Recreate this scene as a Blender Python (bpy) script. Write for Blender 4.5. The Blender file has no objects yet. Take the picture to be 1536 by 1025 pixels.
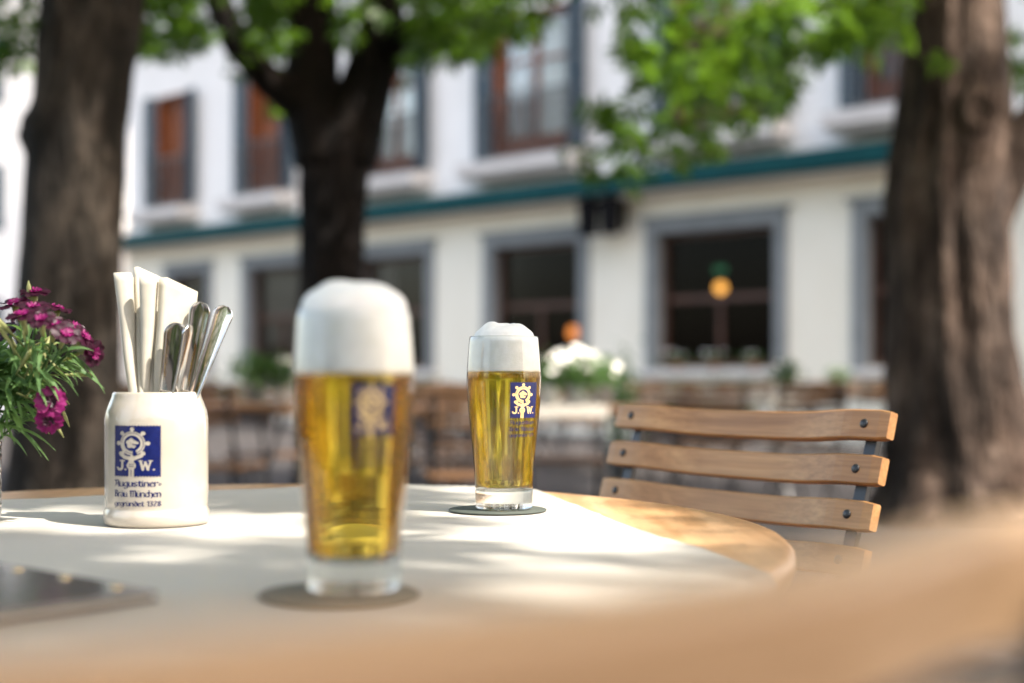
import bpy, math, random
import numpy as np
from mathutils import Vector, Matrix, noise as mnoise
random.seed(7); RS=np.random.RandomState(11)
S=bpy.context.scene; COL=S.collection
R=math.radians; PI=math.pi
F=2133.33; HZ=567.0; CX=768.0; CH=0.885; TT=0.75
def P(px,py,d): return Vector(((px-CX)/F*d, d, CH-(py-HZ)/F*d))
def T(px,py,z=TT):
    d=(CH-z)*F/(py-HZ); return Vector(((px-CX)/F*d,d,z))
# ------------------------------------------------------------------ materials
def newmat(name):
    m=bpy.data.materials.new(name); m.use_nodes=True; nt=m.node_tree; nt.nodes.clear()
    out=nt.nodes.new('ShaderNodeOutputMaterial'); return m,nt,out
def N(nt,t,**k):
    n=nt.nodes.new(t)
    for a,b in k.items():
        if a in n.inputs: n.inputs[a].default_value=b
        else: setattr(n,a,b)
    return n
def ramp(nt,stops):
    r=nt.nodes.new('ShaderNodeValToRGB'); e=r.color_ramp.elements
    while len(e)<len(stops): e.new(0.5)
    for i,(p,c) in enumerate(stops): e[i].position=p; e[i].color=(c[0],c[1],c[2],1)
    return r
def coords(nt,scale,kind='Object',rot=(0,0,0)):
    tc=nt.nodes.new('ShaderNodeTexCoord'); mp=nt.nodes.new('ShaderNodeMapping')
    mp.inputs['Scale'].default_value=scale; mp.inputs['Rotation'].default_value=rot
    nt.links.new(tc.outputs[kind],mp.inputs['Vector']); return mp
def mat(name,c1,c2=None,rough=.6,scale=(5,5,5),nscale=1,detail=5,dist=0,bump=0,metal=0,spec=.5,lo=.35,hi=.65,rot=(0,0,0),bscale=None,coat=0,sss=0,bdist=.01):
    m,nt,out=newmat(name); L=nt.links.new
    b=N(nt,'ShaderNodeBsdfPrincipled'); b.inputs['Roughness'].default_value=rough
    b.inputs['Metallic'].default_value=metal; b.inputs['Specular IOR Level'].default_value=spec
    b.inputs['Coat Weight'].default_value=coat
    if sss:
        b.inputs['Subsurface Weight'].default_value=sss; b.inputs['Subsurface Radius'].default_value=(1,1,.9); b.inputs['Subsurface Scale'].default_value=.004
    if c2 is None: c2=c1
    mp=coords(nt,scale,rot=rot)
    n=N(nt,'ShaderNodeTexNoise',Scale=nscale,Detail=detail,Roughness=.6,Distortion=dist)
    L(mp.outputs[0],n.inputs['Vector'])
    r=ramp(nt,[(lo,c1),(hi,c2)]); L(n.outputs['Fac'],r.inputs[0]); L(r.outputs[0],b.inputs['Base Color'])
    if bump:
        src=n
        if bscale:
            mp2=coords(nt,bscale,rot=rot); src=N(nt,'ShaderNodeTexNoise',Scale=1,Detail=6,Roughness=.65); L(mp2.outputs[0],src.inputs['Vector'])
        bp=N(nt,'ShaderNodeBump',Strength=bump,Distance=bdist); L(src.outputs['Fac'],bp.inputs['Height']); L(bp.outputs[0],b.inputs['Normal'])
    L(b.outputs[0],out.inputs[0]); return m
def woodmat(name,dark,mid,light,scale=(2.2,38,38),rough=.42,planks=None):
    m,nt,out=newmat(name); L=nt.links.new
    b=N(nt,'ShaderNodeBsdfPrincipled',Roughness=rough)
    b.inputs['Specular IOR Level'].default_value=.45
    mp=coords(nt,scale)
    n=N(nt,'ShaderNodeTexNoise',Scale=1,Detail=6,Roughness=.6,Distortion=1.4); L(mp.outputs[0],n.inputs['Vector'])
    r=ramp(nt,[(.28,dark),(.5,mid),(.72,light)]); L(n.outputs['Fac'],r.inputs[0])
    mp2=coords(nt,(scale[0]*2.5,scale[1]*7,scale[2]*7)); n2=N(nt,'ShaderNodeTexNoise',Scale=1,Detail=3,Roughness=.7); L(mp2.outputs[0],n2.inputs['Vector'])
    r2=ramp(nt,[(.42,(.72,.68,.62)),(.56,(1,1,1))]); L(n2.outputs['Fac'],r2.inputs[0])
    mx=nt.nodes.new('ShaderNodeMix'); mx.data_type='RGBA'; mx.blend_type='MULTIPLY'; mx.inputs[0].default_value=.55
    L(r.outputs[0],mx.inputs[6]); L(r2.outputs[0],mx.inputs[7])
    # wide soft figure
    mp3=coords(nt,(scale[0]*1.2,scale[1]*.22,scale[2]*.22)); n3=N(nt,'ShaderNodeTexNoise',Scale=1,Detail=2); L(mp3.outputs[0],n3.inputs['Vector'])
    r3=ramp(nt,[(.35,(.8,.74,.68)),(.65,(1.0,1.0,1.0))]); L(n3.outputs['Fac'],r3.inputs[0])
    mx2=nt.nodes.new('ShaderNodeMix'); mx2.data_type='RGBA'; mx2.blend_type='MULTIPLY'; mx2.inputs[0].default_value=.8
    L(mx.outputs[2],mx2.inputs[6]); L(r3.outputs[0],mx2.inputs[7])
    L(mx2.outputs[2],b.inputs['Base Color'])
    bp=N(nt,'ShaderNodeBump',Strength=.15,Distance=.0006); L(n2.outputs['Fac'],bp.inputs['Height']); L(bp.outputs[0],b.inputs['Normal'])
    L(b.outputs[0],out.inputs[0]); return m
M={}
M['oak']=woodmat('oiled_oak',(.37,.17,.055),(.50,.25,.092),(.61,.335,.138))
M['garden']=woodmat('shaded_garden_wood',(.10,.05,.022),(.16,.085,.04),(.24,.135,.07))  # chair and table wood darkened, garden shade put into the colour
M['paleoak']=woodmat('pale_oak',(.47,.30,.165),(.58,.385,.23),(.68,.47,.30))  # paler oak tones for the foreground chair
M['oaktop']=woodmat('table_oak',(.50,.27,.115),(.60,.36,.18),(.70,.45,.25),scale=(26,2.0,26),rough=.34)
M['brownwood']=woodmat('brown_painted_wood',(.10,.025,.008),(.16,.042,.012),(.22,.06,.018),scale=(12,12,1.5),rough=.5)
M['warmwood']=woodmat('warm_red_brown_wood',(.13,.036,.010),(.22,.062,.016),(.30,.09,.024),scale=(12,12,1.5),rough=.5)
M['framewood']=woodmat('dark_frame_wood',(.04,.015,.008),(.075,.028,.014),(.11,.042,.022),scale=(12,12,1.5),rough=.5)
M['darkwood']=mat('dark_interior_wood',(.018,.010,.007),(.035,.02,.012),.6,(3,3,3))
M['black']=mat('black_powdercoat',(.012,.013,.015),(.02,.02,.022),.35,(30,30,30),bump=.05)
M['paper']=mat('white_paper_cloth',(.41,.385,.34),(.445,.42,.375),.75,(3,3,3),bump=.35,bscale=(9,9,9),bdist=.004,spec=.3)
M['napkin']=mat('paper_napkin',(.44,.405,.33),(.50,.46,.38),.85,(60,60,60),bump=.15,bdist=.0005,spec=.2)
M['steel']=mat('polished_steel',(.52,.51,.50),(.58,.57,.56),.06,(40,40,4),metal=1)
M['iron']=mat('cast_iron',(.004,.004,.005),(.007,.007,.008),.85,(20,20,20),spec=.1)
M['stoneware']=mat('glazed_stoneware',(.37,.33,.275),(.41,.37,.31),.16,(25,25,25),bump=.08,bscale=(30,30,30),bdist=.001,coat=.6,sss=.15)
M['blue']=mat('blue_print',(.003,.006,.060),(.005,.011,.09),.25,(90,90,90))
M['blueg']=mat('blue_enamel_print',(.004,.007,.055),(.007,.010,.085),.4,(90,90,90))
M['goldg']=mat('gold_enamel_print',(.60,.42,.17),(.70,.50,.24),.45,(90,90,90))
M['coaster']=mat('grey_green_coaster',(.045,.055,.045),(.06,.07,.058),.8,(80,80,80),bump=.1,bdist=.0005)
M['leather']=mat('grey_leather',(.11,.105,.105),(.14,.135,.135),.16,(30,30,30),bump=.25,bscale=(180,180,180),bdist=.0006)
M['brass']=mat('brass_rivet',(.85,.62,.35),(.8,.55,.3),.22,metal=1)
M['plaster']=mat('white_plaster',(.83,.80,.755),(.87,.84,.80),.9,(1.2,1.2,1.2),bump=.2,bscale=(20,20,20))
M['cream']=mat('cream_plaster',(.82,.76,.63),(.86,.805,.68),.9,(1.2,1.2,1.2),bump=.2,bscale=(20,20,20))
M['stone']=mat('blue_grey_stone',(.19,.20,.20),(.235,.245,.245),.8,(4,4,4),bump=.2)
M['slab']=mat('pale_stone_slab',(.55,.52,.49),(.62,.59,.56),.8,(3,3,3))
M['teal']=mat('teal_metal',(.003,.045,.05),(.005,.062,.066),.75,(6,.5,6),spec=.15)
M['shutter']=mat('blue_shutter_paint',(.010,.034,.052),(.016,.046,.068),.7,(5,5,5))
M['curtain']=mat('white_curtain',(.6,.58,.54),(.72,.7,.66),.9,(18,1,1))
M['roof']=mat('red_roof_tile',(.22,.07,.04),(.32,.11,.06),.8,(6,6,2))
M['terracotta']=mat('terracotta',(.36,.15,.08),(.42,.19,.11),.8,(12,12,12))
M['whitepot']=mat('white_ceramic',(.72,.70,.66),(.78,.76,.72),.3,(12,12,12))
M['whitepetal']=mat('white_petal',(.82,.80,.76),(.88,.87,.84),.7,(12,12,12))
def leafmat(name,c1,c2,trans=.5,tcol=(.16,.38,.02),sc=1.3):
    m,nt,out=newmat(name); L=nt.links.new
    mp=coords(nt,(sc,sc,sc)); n=N(nt,'ShaderNodeTexNoise',Scale=3,Detail=3); L(mp.outputs[0],n.inputs['Vector'])
    r=ramp(nt,[(.35,c1),(.65,c2)]); L(n.outputs['Fac'],r.inputs[0])
    b=N(nt,'ShaderNodeBsdfPrincipled',Roughness=.45); L(r.outputs[0],b.inputs['Base Color']); b.inputs['Specular IOR Level'].default_value=.35
    t=nt.nodes.new('ShaderNodeBsdfTranslucent'); t.inputs['Color'].default_value=(*tcol,1)
    mx=N(nt,'ShaderNodeMixShader'); mx.inputs[0].default_value=trans
    L(b.outputs[0],mx.inputs[1]); L(t.outputs[0],mx.inputs[2]); L(mx.outputs[0],out.inputs[0]); return m
M['leaf']=leafmat('chestnut_leaf',(.022,.058,.008),(.042,.095,.013),.45,(.14,.27,.02))
M['carnleaf']=leafmat('carnation_leaf',(.06,.13,.05),(.11,.19,.07),.4,(.22,.38,.09),20)
M['budleaf']=leafmat('pale_bud_green',(.30,.32,.13),(.42,.42,.2),.4,(.5,.5,.2),20)
M['potleaf']=leafmat('pot_plant_leaf',(.04,.09,.025),(.07,.14,.04),.3,(.1,.22,.03),4)
M['magenta']=leafmat('magenta_petal',(.13,.003,.06),(.24,.008,.12),.3,(.28,.006,.13),90)
M['maroon']=leafmat('maroon_petal',(.012,.001,.006),(.034,.0015,.015),.2,(.08,.002,.03),90)
def barkmat(name,c1,c2,c3):
    m,nt,out=newmat(name); L=nt.links.new
    b=N(nt,'ShaderNodeBsdfPrincipled',Roughness=.9); b.inputs['Specular IOR Level'].default_value=.2
    mp=coords(nt,(9,9,2.6)); n=N(nt,'ShaderNodeTexNoise',Scale=1,Detail=9,Roughness=.72,Distortion=.5); L(mp.outputs[0],n.inputs['Vector'])
    r=ramp(nt,[(.34,c1),(.5,c2),(.68,c3)]); L(n.outputs['Fac'],r.inputs[0])
    mp2=coords(nt,(1.6,1.6,1.1)); n2=N(nt,'ShaderNodeTexNoise',Scale=1.4,Detail=3); L(mp2.outputs[0],n2.inputs['Vector'])
    r2=ramp(nt,[(.4,(.5,.5,.5)),(.6,(1.35,1.3,1.25))]); L(n2.outputs['Fac'],r2.inputs[0])
    mx=nt.nodes.new('ShaderNodeMix'); mx.data_type='RGBA'; mx.blend_type='MULTIPLY'; mx.inputs[0].default_value=1
    L(r.outputs[0],mx.inputs[6]); L(r2.outputs[0],mx.inputs[7]); L(mx.outputs[2],b.inputs['Base Color'])
    v=N(nt,'ShaderNodeTexVoronoi',Scale=1.3); v.feature='DISTANCE_TO_EDGE'
    mp3=coords(nt,(14,14,4)); L(mp3.outputs[0],v.inputs['Vector'])
    ad=N(nt,'ShaderNodeMath'); ad.operation='ADD'; L(n.outputs['Fac'],ad.inputs[0]); L(v.outputs['Distance'],ad.inputs[1])
    bp=N(nt,'ShaderNodeBump',Strength=1,Distance=.06); L(ad.outputs[0],bp.inputs['Height']); L(bp.outputs[0],b.inputs['Normal'])
    L(b.outputs[0],out.inputs[0]); return m
M['bark']=barkmat('chestnut_bark',(.009,.007,.006),(.030,.025,.020),(.10,.08,.066))
M['barkr']=barkmat('brown_chestnut_bark',(.018,.012,.009),(.070,.050,.040),(.19,.145,.12))
M['barkd']=barkmat('shaded_chestnut_bark',(.004,.003,.0025),(.009,.006,.0055),(.022,.016,.013))  # canopy shade on the middle tree is put into this darker bark
def gravel():
    m,nt,out=newmat('gravel'); L=nt.links.new
    b=N(nt,'ShaderNodeBsdfPrincipled',Roughness=.95); mp=coords(nt,(1,1,1))
    v=N(nt,'ShaderNodeTexVoronoi',Scale=45); L(mp.outputs[0],v.inputs['Vector'])
    r=ramp(nt,[(.0,(.014,.013,.013)),(.5,(.027,.025,.024)),(1,(.065,.059,.055))]); L(v.outputs['Color'],r.inputs[0])
    n=N(nt,'ShaderNodeTexNoise',Scale=.8,Detail=6); L(mp.outputs[0],n.inputs['Vector'])
    r2=ramp(nt,[(.35,(.55,.52,.5)),(.65,(1.05,1,1))]); L(n.outputs['Fac'],r2.inputs[0])
    mx=nt.nodes.new('ShaderNodeMix'); mx.data_type='RGBA'; mx.blend_type='MULTIPLY'; mx.inputs[0].default_value=1
    L(r.outputs[0],mx.inputs[6]); L(r2.outputs[0],mx.inputs[7]); L(mx.outputs[2],b.inputs['Base Color'])
    bp=N(nt,'ShaderNodeBump',Strength=.6,Distance=.01); L(v.outputs['Distance'],bp.inputs['Height']); L(bp.outputs[0],b.inputs['Normal'])
    L(b.outputs[0],out.inputs[0]); return m
M['gravel']=gravel()
def thin_glass(name,tint=(.97,.98,.97),rough=0.0,ior=1.5,boost=1.0,bumpz=0):
    m,nt,out=newmat(name); L=nt.links.new
    t=nt.nodes.new('ShaderNodeBsdfTransparent'); t.inputs['Color'].default_value=(*tint,1)
    g=nt.nodes.new('ShaderNodeBsdfGlossy'); g.inputs['Roughness'].default_value=rough; g.inputs['Color'].default_value=(1,1,1,1)
    f=N(nt,'ShaderNodeFresnel',IOR=ior); ml=N(nt,'ShaderNodeMath'); ml.operation='MULTIPLY'; ml.inputs[1].default_value=boost; ml.use_clamp=True
    L(f.outputs[0],ml.inputs[0]); mx=nt.nodes.new('ShaderNodeMixShader'); L(ml.outputs[0],mx.inputs[0]); L(t.outputs[0],mx.inputs[1]); L(g.outputs[0],mx.inputs[2])
    if bumpz:
        mp=coords(nt,(bumpz,bumpz,bumpz)); v=N(nt,'ShaderNodeTexVoronoi',Scale=1); L(mp.outputs[0],v.inputs['Vector'])
        bp=N(nt,'ShaderNodeBump',Strength=.8,Distance=.002); L(v.outputs['Distance'],bp.inputs['Height']); L(bp.outputs[0],g.inputs['Normal'])
    L(mx.outputs[0],out.inputs[0]); return m
M['glass']=thin_glass('thin_glass',boost=1.3)
M['vaseglass']=thin_glass('cut_glass',(.80,.82,.80),.08,1.5,2.5,160)
M['upperglass']=thin_glass('upper_window_glass',(.88,.88,.86),.0,1.45,.5)
M['windowglass']=thin_glass('window_glass',(.5,.5,.5),.0,1.45,.10)
def solid_glass(name,ior,tint,trans,tcol,absn=None,streak=0,haze=0):
    m,nt,out=newmat(name); L=nt.links.new
    g=nt.nodes.new('ShaderNodeBsdfGlass'); g.inputs['IOR'].default_value=ior; g.inputs['Color'].default_value=(*tint,1); g.inputs['Roughness'].default_value=0
    t=nt.nodes.new('ShaderNodeBsdfTransparent'); t.inputs['Color'].default_value=(*tcol,1)
    mx=nt.nodes.new('ShaderNodeMixShader'); mx.inputs[0].default_value=trans; L(g.outputs[0],mx.inputs[1]); L(t.outputs[0],mx.inputs[2])
    if streak:
        mp=coords(nt,(170,170,3)); n=N(nt,'ShaderNodeTexNoise',Scale=1,Detail=2); L(mp.outputs[0],n.inputs['Vector'])
        bp=N(nt,'ShaderNodeBump',Strength=streak,Distance=.002); L(n.outputs['Fac'],bp.inputs['Height']); L(bp.outputs[0],g.inputs['Normal'])
    src=mx
    if haze:
        tl=nt.nodes.new('ShaderNodeBsdfTranslucent'); tl.inputs['Color'].default_value=(1,.70,.12,1); m2=nt.nodes.new('ShaderNodeMixShader'); m2.inputs[0].default_value=haze
        L(mx.outputs[0],m2.inputs[1]); L(tl.outputs[0],m2.inputs[2]); src=m2
    L(src.outputs[0],out.inputs[0])
    if absn:
        a=nt.nodes.new('ShaderNodeVolumeAbsorption'); a.inputs['Density'].default_value=absn[0]; a.inputs['Color'].default_value=(*absn[1],1); L(a.outputs[0],out.inputs['Volume'])
    return m
M['base_glass']=solid_glass('thick_base_glass',1.5,(.98,.99,.985),.3,(.95,.97,.96),streak=.25)
M['beer']=solid_glass('pale_beer',1.34,(1,1,.98),.36,(1,.97,.8),(34,(.997,.905,.0)),streak=.12,haze=.04)
M['beerdark']=solid_glass('golden_beer',1.34,(1,1,.98),.10,(1,.97,.8),(38,(.997,.875,.0)),streak=.05,haze=.04)
M['foam']=mat('beer_foam',(.80,.775,.725),(.86,.84,.795),.8,(120,120,120),bump=.25,bscale=(420,420,420),bdist=.0012,sss=.5,spec=.2)
def emit(name,c,s):
    m,nt,out=newmat(name); e=N(nt,'ShaderNodeEmission',Strength=s); e.inputs['Color'].default_value=(*c,1); nt.links.new(e.outputs[0],out.inputs[0]); return m
M['lampglow']=emit('lamp_glow',(1,.46,.09),1.7); M['lamporange']=emit('orange_lamp_glow',(1,.32,.07),1.2); M['greenglow']=emit('green_sign_glow',(.10,.5,.24),.22)
# ------------------------------------------------------------------ mesh helpers
class MB:
    def __init__(s): s.v=[]; s.f=[]
    def add(s,vs,fs):
        o=len(s.v); s.v+= [tuple(v) for v in vs]; s.f+=[tuple(i+o for i in f) for f in fs]; return s
    def box(s,x0,x1,y0,y1,z0,z1,mt=None):
        vs=[Vector(p) for p in ((x0,y0,z0),(x1,y0,z0),(x1,y1,z0),(x0,y1,z0),(x0,y0,z1),(x1,y0,z1),(x1,y1,z1),(x0,y1,z1))]
        if mt is not None: vs=[mt@v for v in vs]
        return s.add(vs,[(0,3,2,1),(4,5,6,7),(0,1,5,4),(1,2,6,5),(2,3,7,6),(3,0,4,7)])
    def lathe(s,prof,n=48,c=(0,0,0),closed=True):
        vs=[];fs=[];k=len(prof)
        for i in range(n):
            a=2*PI*i/n
            for r,z in prof: vs.append((c[0]+r*math.cos(a),c[1]+r*math.sin(a),c[2]+z))
        for i in range(n):
            j=(i+1)%n
            for q in range(k-1): fs.append((i*k+q,j*k+q,j*k+q+1,i*k+q+1))
        return s.add(vs,fs)
    def tube(s,pts,rad,n=10,cap=True,ry=None):
        pts=[Vector(p) for p in pts]; vs=[];fs=[]; up=Vector((.13,.21,.97)); prev=None
        for i,p in enumerate(pts):
            t=(pts[min(i+1,len(pts)-1)]-pts[max(i-1,0)]).normalized()
            if prev is None: a=t.cross(up); a=a if a.length>.05 else t.cross(Vector((1,0,0)))
            else: a=prev-t*prev.dot(t)
            a.normalize(); prev=a; b=t.cross(a)
            r=rad[i] if isinstance(rad,(list,tuple)) else rad
            for k in range(n):
                an=2*PI*k/n; vs.append(p+a*math.cos(an)*r+b*math.sin(an)*(r*(ry or 1)))
        for i in range(len(pts)-1):
            for k in range(n):
                k2=(k+1)%n; fs.append((i*n+k,i*n+k2,(i+1)*n+k2,(i+1)*n+k))
        if cap: fs.append(tuple(range(n))[::-1]); fs.append(tuple((len(pts)-1)*n+k for k in range(n)))
        return s.add(vs,fs)
    def build(s,name,m,parent=None,smooth=False,bevel=0):
        me=bpy.data.meshes.new(name); me.from_pydata(s.v,[],s.f); me.update()
        o=bpy.data.objects.new(name,me); COL.objects.link(o); me.materials.append(M[m] if isinstance(m,str) else m)
        if smooth: me.polygons.foreach_set('use_smooth',[True]*len(me.polygons))
        if parent is not None: o.parent=parent
        if bevel:
            b=o.modifiers.new('b','BEVEL'); b.width=bevel; b.segments=3; b.limit_method='ANGLE'
        return o
def npmesh(name,V,Q,m,parent=None):
    me=bpy.data.meshes.new(name); me.vertices.add(len(V)); me.vertices.foreach_set('co',V.astype(np.float32).ravel())
    k=Q.shape[1]; me.loops.add(Q.size); me.loops.foreach_set('vertex_index',Q.astype(np.int32).ravel())
    me.polygons.add(len(Q)); me.polygons.foreach_set('loop_start',np.arange(0,Q.size,k,dtype=np.int32)); me.update(); me.validate()
    me.materials.append(M[m]); o=bpy.data.objects.new(name,me); COL.objects.link(o)
    if parent is not None: o.parent=parent
    return o
def tag(o,label,cat,group=None,kind=None):
    o['label']=label; o['category']=cat
    if group: o['group']=group
    if kind: o['kind']=kind
    return o
def thing(name,label,cat,loc=(0,0,0),rz=0,group=None):
    o=bpy.data.objects.new(name,None); COL.objects.link(o); o.location=loc; o.rotation_euler=(0,0,rz); o.empty_display_size=.1
    return tag(o,label,cat,group)
def struct(o): o['kind']='structure'; return o
def copy_tree(o,parent=None):
    c=o.copy(); COL.objects.link(c)
    if parent is not None: c.parent=parent
    for ch in list(o.children): copy_tree(ch,c)
    return c
# ------------------------------------------------------------------ print raster (emblem + lettering)
def seg_d(X,Y,a,b):
    ax,ay=a; bx,by=b; dx,dy=bx-ax,by-ay; L2=dx*dx+dy*dy+1e-12
    t=np.clip(((X-ax)*dx+(Y-ay)*dy)/L2,0,1); return np.hypot(X-ax-t*dx,Y-ay-t*dy)
GL={'A':(3.9,[[(0,5.2),(.9,6),(1.2,5),(1.1,1),(0,0)],[(1.2,5),(2.4,6),(3,5.4),(3,.5),(3.6,0)],[(1.1,2.8),(3,2.8)]]),
'B':(3.5,[[(0,5.4),(.8,6),(.8,.4)],[(.8,5.6),(2.2,6),(2.8,5),(1.4,3.3),(2.9,2.5),(2.8,.7),(1.5,0),(0,.5)]]),
'M':(4.9,[[(0,5.2),(.6,6),(.7,0)],[(.7,5),(1.7,6),(2.3,5.2),(2.3,0)],[(2.3,5),(3.3,6),(4,5),(4,.5),(4.6,0)]]),
'u':(2.9,[[(0,4),(0,.5),(.9,0),(2,.8)],[(2,4),(2,.2),(2.6,.3)]]),'n':(2.9,[[(0,4),(0,0)],[(0,3.3),(1.1,4),(2,3.3),(2,0)]]),
'g':(2.9,[[(2,3.5),(1,4),(0,3.2),(0,.8),(1,0),(2,.8)],[(2,4),(2,-1.3),(1,-2),(0,-1.5)]]),
's':(2.5,[[(1.8,3.6),(.9,4),(0,3.3),(0,2.6),(1.8,1.4),(1.8,.6),(.9,0),(0,.5)]]),'t':(2.2,[[(.6,5.2),(.6,.5),(1.6,0)],[(0,4),(1.6,4)]]),
'i':(1.1,[[(0,4),(0,.2),(.5,.2)],[(0,5.3),(.05,5.4)]]),'e':(2.4,[[(0,2),(1.7,3.0),(1,4),(0,3.2),(0,.7),(1,0),(1.8,.6)]]),
'r':(2.1,[[(0,4),(0,0)],[(0,3.2),(1.0,4),(1.7,3.5)]]),'a':(2.9,[[(0,3.4),(1,4),(2,3.5),(2,.2),(2.6,.3)],[(2,2.2),(.4,1.9),(0,1),(.7,0),(2,.8)]]),
'c':(2.2,[[(1.6,3.5),(1,4),(0,3.2),(0,.7),(1,0),(1.7,.5)]]),'h':(2.8,[[(0,6),(0,0)],[(0,3.3),(1.1,4),(2,3.2),(2,.3),(1.4,-1)]]),
'd':(2.7,[[(.2,6),(2,4),(2,.8),(1,0),(0,.8),(0,3),(1,3.8),(2,3.2)]]),'-':(1.6,[[(0,2.6),(1,2.6)],[(0,1.4),(1,1.4)]]),' ':(1.5,[]),
'1':(1.7,[[(0,5),(.9,6),(.9,0)]]),'3':(2.6,[[(0,5.5),(1,6),(1.8,5),(.8,3.3),(1.9,2),(1,0),(0,.5)]]),
'2':(2.6,[[(0,5),(.9,6),(1.8,5),(0,0),(2,0)]]),'8':(2.6,[[(1,3.2),(0,4.6),(1,6),(1.9,4.6),(1,3.2),(0,1.5),(1,0),(2,1.5),(1,3.2)]])}
def text_line(X,Y,txt,x0,x1,yb,h):
    w=0
    for ch in txt: w+=GL.get('u' if ch=='ü' else 'a' if ch=='ä' else ch)[0]
    sx=(x1-x0)/(w-.7); sy=h/6.0; out=np.zeros(X.shape,bool); cx=0
    nx,ny=math.cos(R(38))*.25,math.sin(R(38))*.25
    U=(X-x0)/sx; V=(Y-yb)/sy
    for ch in txt:
        k='u' if ch=='ü' else 'a' if ch=='ä' else ch
        wd,st=GL[k]; st=list(st)
        if ch in 'üä': st+= [[(.4,5.2),(.45,5.3)],[(1.6,5.2),(1.65,5.3)]]
        sel=(U>cx-1)&(U<cx+wd+1.2)
        for pl in st:
            for a,b in zip(pl[:-1],pl[1:]):
                for t in (-1,-.5,0,.5,1):
                    out|=sel&(seg_d(U,V,(a[0]+cx+nx*t,a[1]+ny*t),(b[0]+cx+nx*t,b[1]+ny*t))<.19)
        cx+=wd
    return out
def make_print():
    # grid: u 0..1 (width) ; v from -.62 (text) to 1.17 ; 1 unit = emblem width
    nu=150; nv=int(1.83*nu); u=(np.arange(nu)+.5)/nu; v=(np.arange(nv)+.5)/nu-.645
    X,Y=np.meshgrid(u,v); Z=np.zeros(X.shape,int)
    tri=lambda t: np.abs((t%1)-.5)*2
    inside=(X>.028*tri(X*0+Y*19))&(X<1-.028*tri(Y*19))&(Y>.028*tri(X*17))&(Y<1.15-.028*tri(X*17))
    Z[inside]=1
    k=308.0; px=lambda x:(x-112)/k; py=lambda y:(632-y)/k
    g=np.zeros(X.shape,bool)
    cx,cy=px(245),py(402); D=np.hypot(X-cx,Y-cy)
    g|=(D<82/k)&(D>52/k)
    for i in range(8):
        a=2*PI*i/8+PI/2
        g|=np.hypot(X-cx-96/k*math.cos(a),Y-cy-96/k*math.sin(a))<15/k
    g&=~((D<72/k)&(D>69/k)&(np.arctan2(Y-cy,X-cx)>-2.3))
    # inner curl and leaf
    for a,rr in ((0,17),(72,17),(144,17),(216,17),(288,17)):
        g|=np.hypot(X-cx+4/k-22/k*math.cos(R(a+90)),Y-cy-22/k*math.sin(R(a+90)))<rr/k*.92
    g|=seg_d(X,Y,(cx,cy),(cx+34/k,cy+4/k))<9/k
    g&=~(seg_d(X,Y,(cx+4/k,cy-6/k),(cx+30/k,cy-12/k))<3.5/k)
    # break of crook at the lower right, foot bar
    ang=np.arctan2(Y-cy,X-cx)
    g&=~((D>50/k)&(D<86/k)&(ang<-1.15)&(ang>-1.5))
    for a,b in (((165,472),(195,496)),((195,496),(250,508)),((250,508),(302,486))):
        g|=seg_d(X,Y,(px(a[0]),py(a[1])),(px(b[0]),py(b[1])))<13/k
    g|=(np.abs(X-px(240))<17/k)&(Y<py(500))&inside
    g|=((X-px(240))/(31/k))**2+((Y-py(553))/(28/k))**2<1
    g&=~((np.abs(X-px(240))<18/k)&((np.abs(Y-py(545))<2.5/k)|(np.abs(Y-py(560))<2.5/k)))
    g&=~((np.abs(X-px(240))<1.8/k)&(Y<py(582)))
    def st(pts,w):
        nonlocal g
        for a,b in zip(pts[:-1],pts[1:]): g|=seg_d(X,Y,(px(a[0]),py(a[1])),(px(b[0]),py(b[1])))<w/k
    st([(178,522),(178,568),(168,580),(150,580),(142,570)],8); st([(162,521),(194,521)],4.5); st([(200,580),(201,580)],7)
    st([(298,522),(312,580)],8); st([(312,580),(326,530)],5); st([(326,530),(342,580)],8); st([(342,580),(358,522)],5)
    st([(286,520),(310,520)],4); st([(346,520),(368,520)],4); st([(376,580),(377,580)],7)
    Z[g&inside]=2
    for txt,yb,h in (('Augustiner-',-.185,.125),('Bräu München',-.39,.125),('gegründet 1328',-.575,.10)):
        Z[text_line(X,Y,txt,.01,.985,yb,h)]=1
    return u,v,Z
PU,PV,PZ=make_print()
def print_mesh(val,a0,a1,zbase,width,rfun,off=.00025,low=1.0):
    """wrap cells with value val onto a body of revolution; a0..a1 arc angles; zbase = height of v=0"""
    mb=MB(); nu=len(PU); du=1/nu; v0=PV[0]-du/2
    for j in range(PZ.shape[0]):
        row=PZ[j]==val; i=0; va=v0+j*du; vb=va+du; z0=zbase+(va*low if va<0 else va)*width; z1=zbase+(vb*low if vb<0 else vb)*width; r0=rfun(z0)+off; r1=rfun(z1)+off
        while i<nu:
            if row[i]:
                e=i
                while e<nu and row[e] and e-i<7: e+=1
                A=a0+(a1-a0)*i*du; B=a0+(a1-a0)*e*du
                mb.add([(r0*math.sin(A),-r0*math.cos(A),z0),(r0*math.sin(B),-r0*math.cos(B),z0),(r1*math.sin(B),-r1*math.cos(B),z1),(r1*math.sin(A),-r1*math.cos(A),z1)],[(0,1,2,3)])
                i=e
            else: i+=1
    return mb
def interp(prof):
    zs=[p[1] for p in prof]; rs=[p[0] for p in prof]
    return lambda z: float(np.interp(z,zs,rs))
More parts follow.
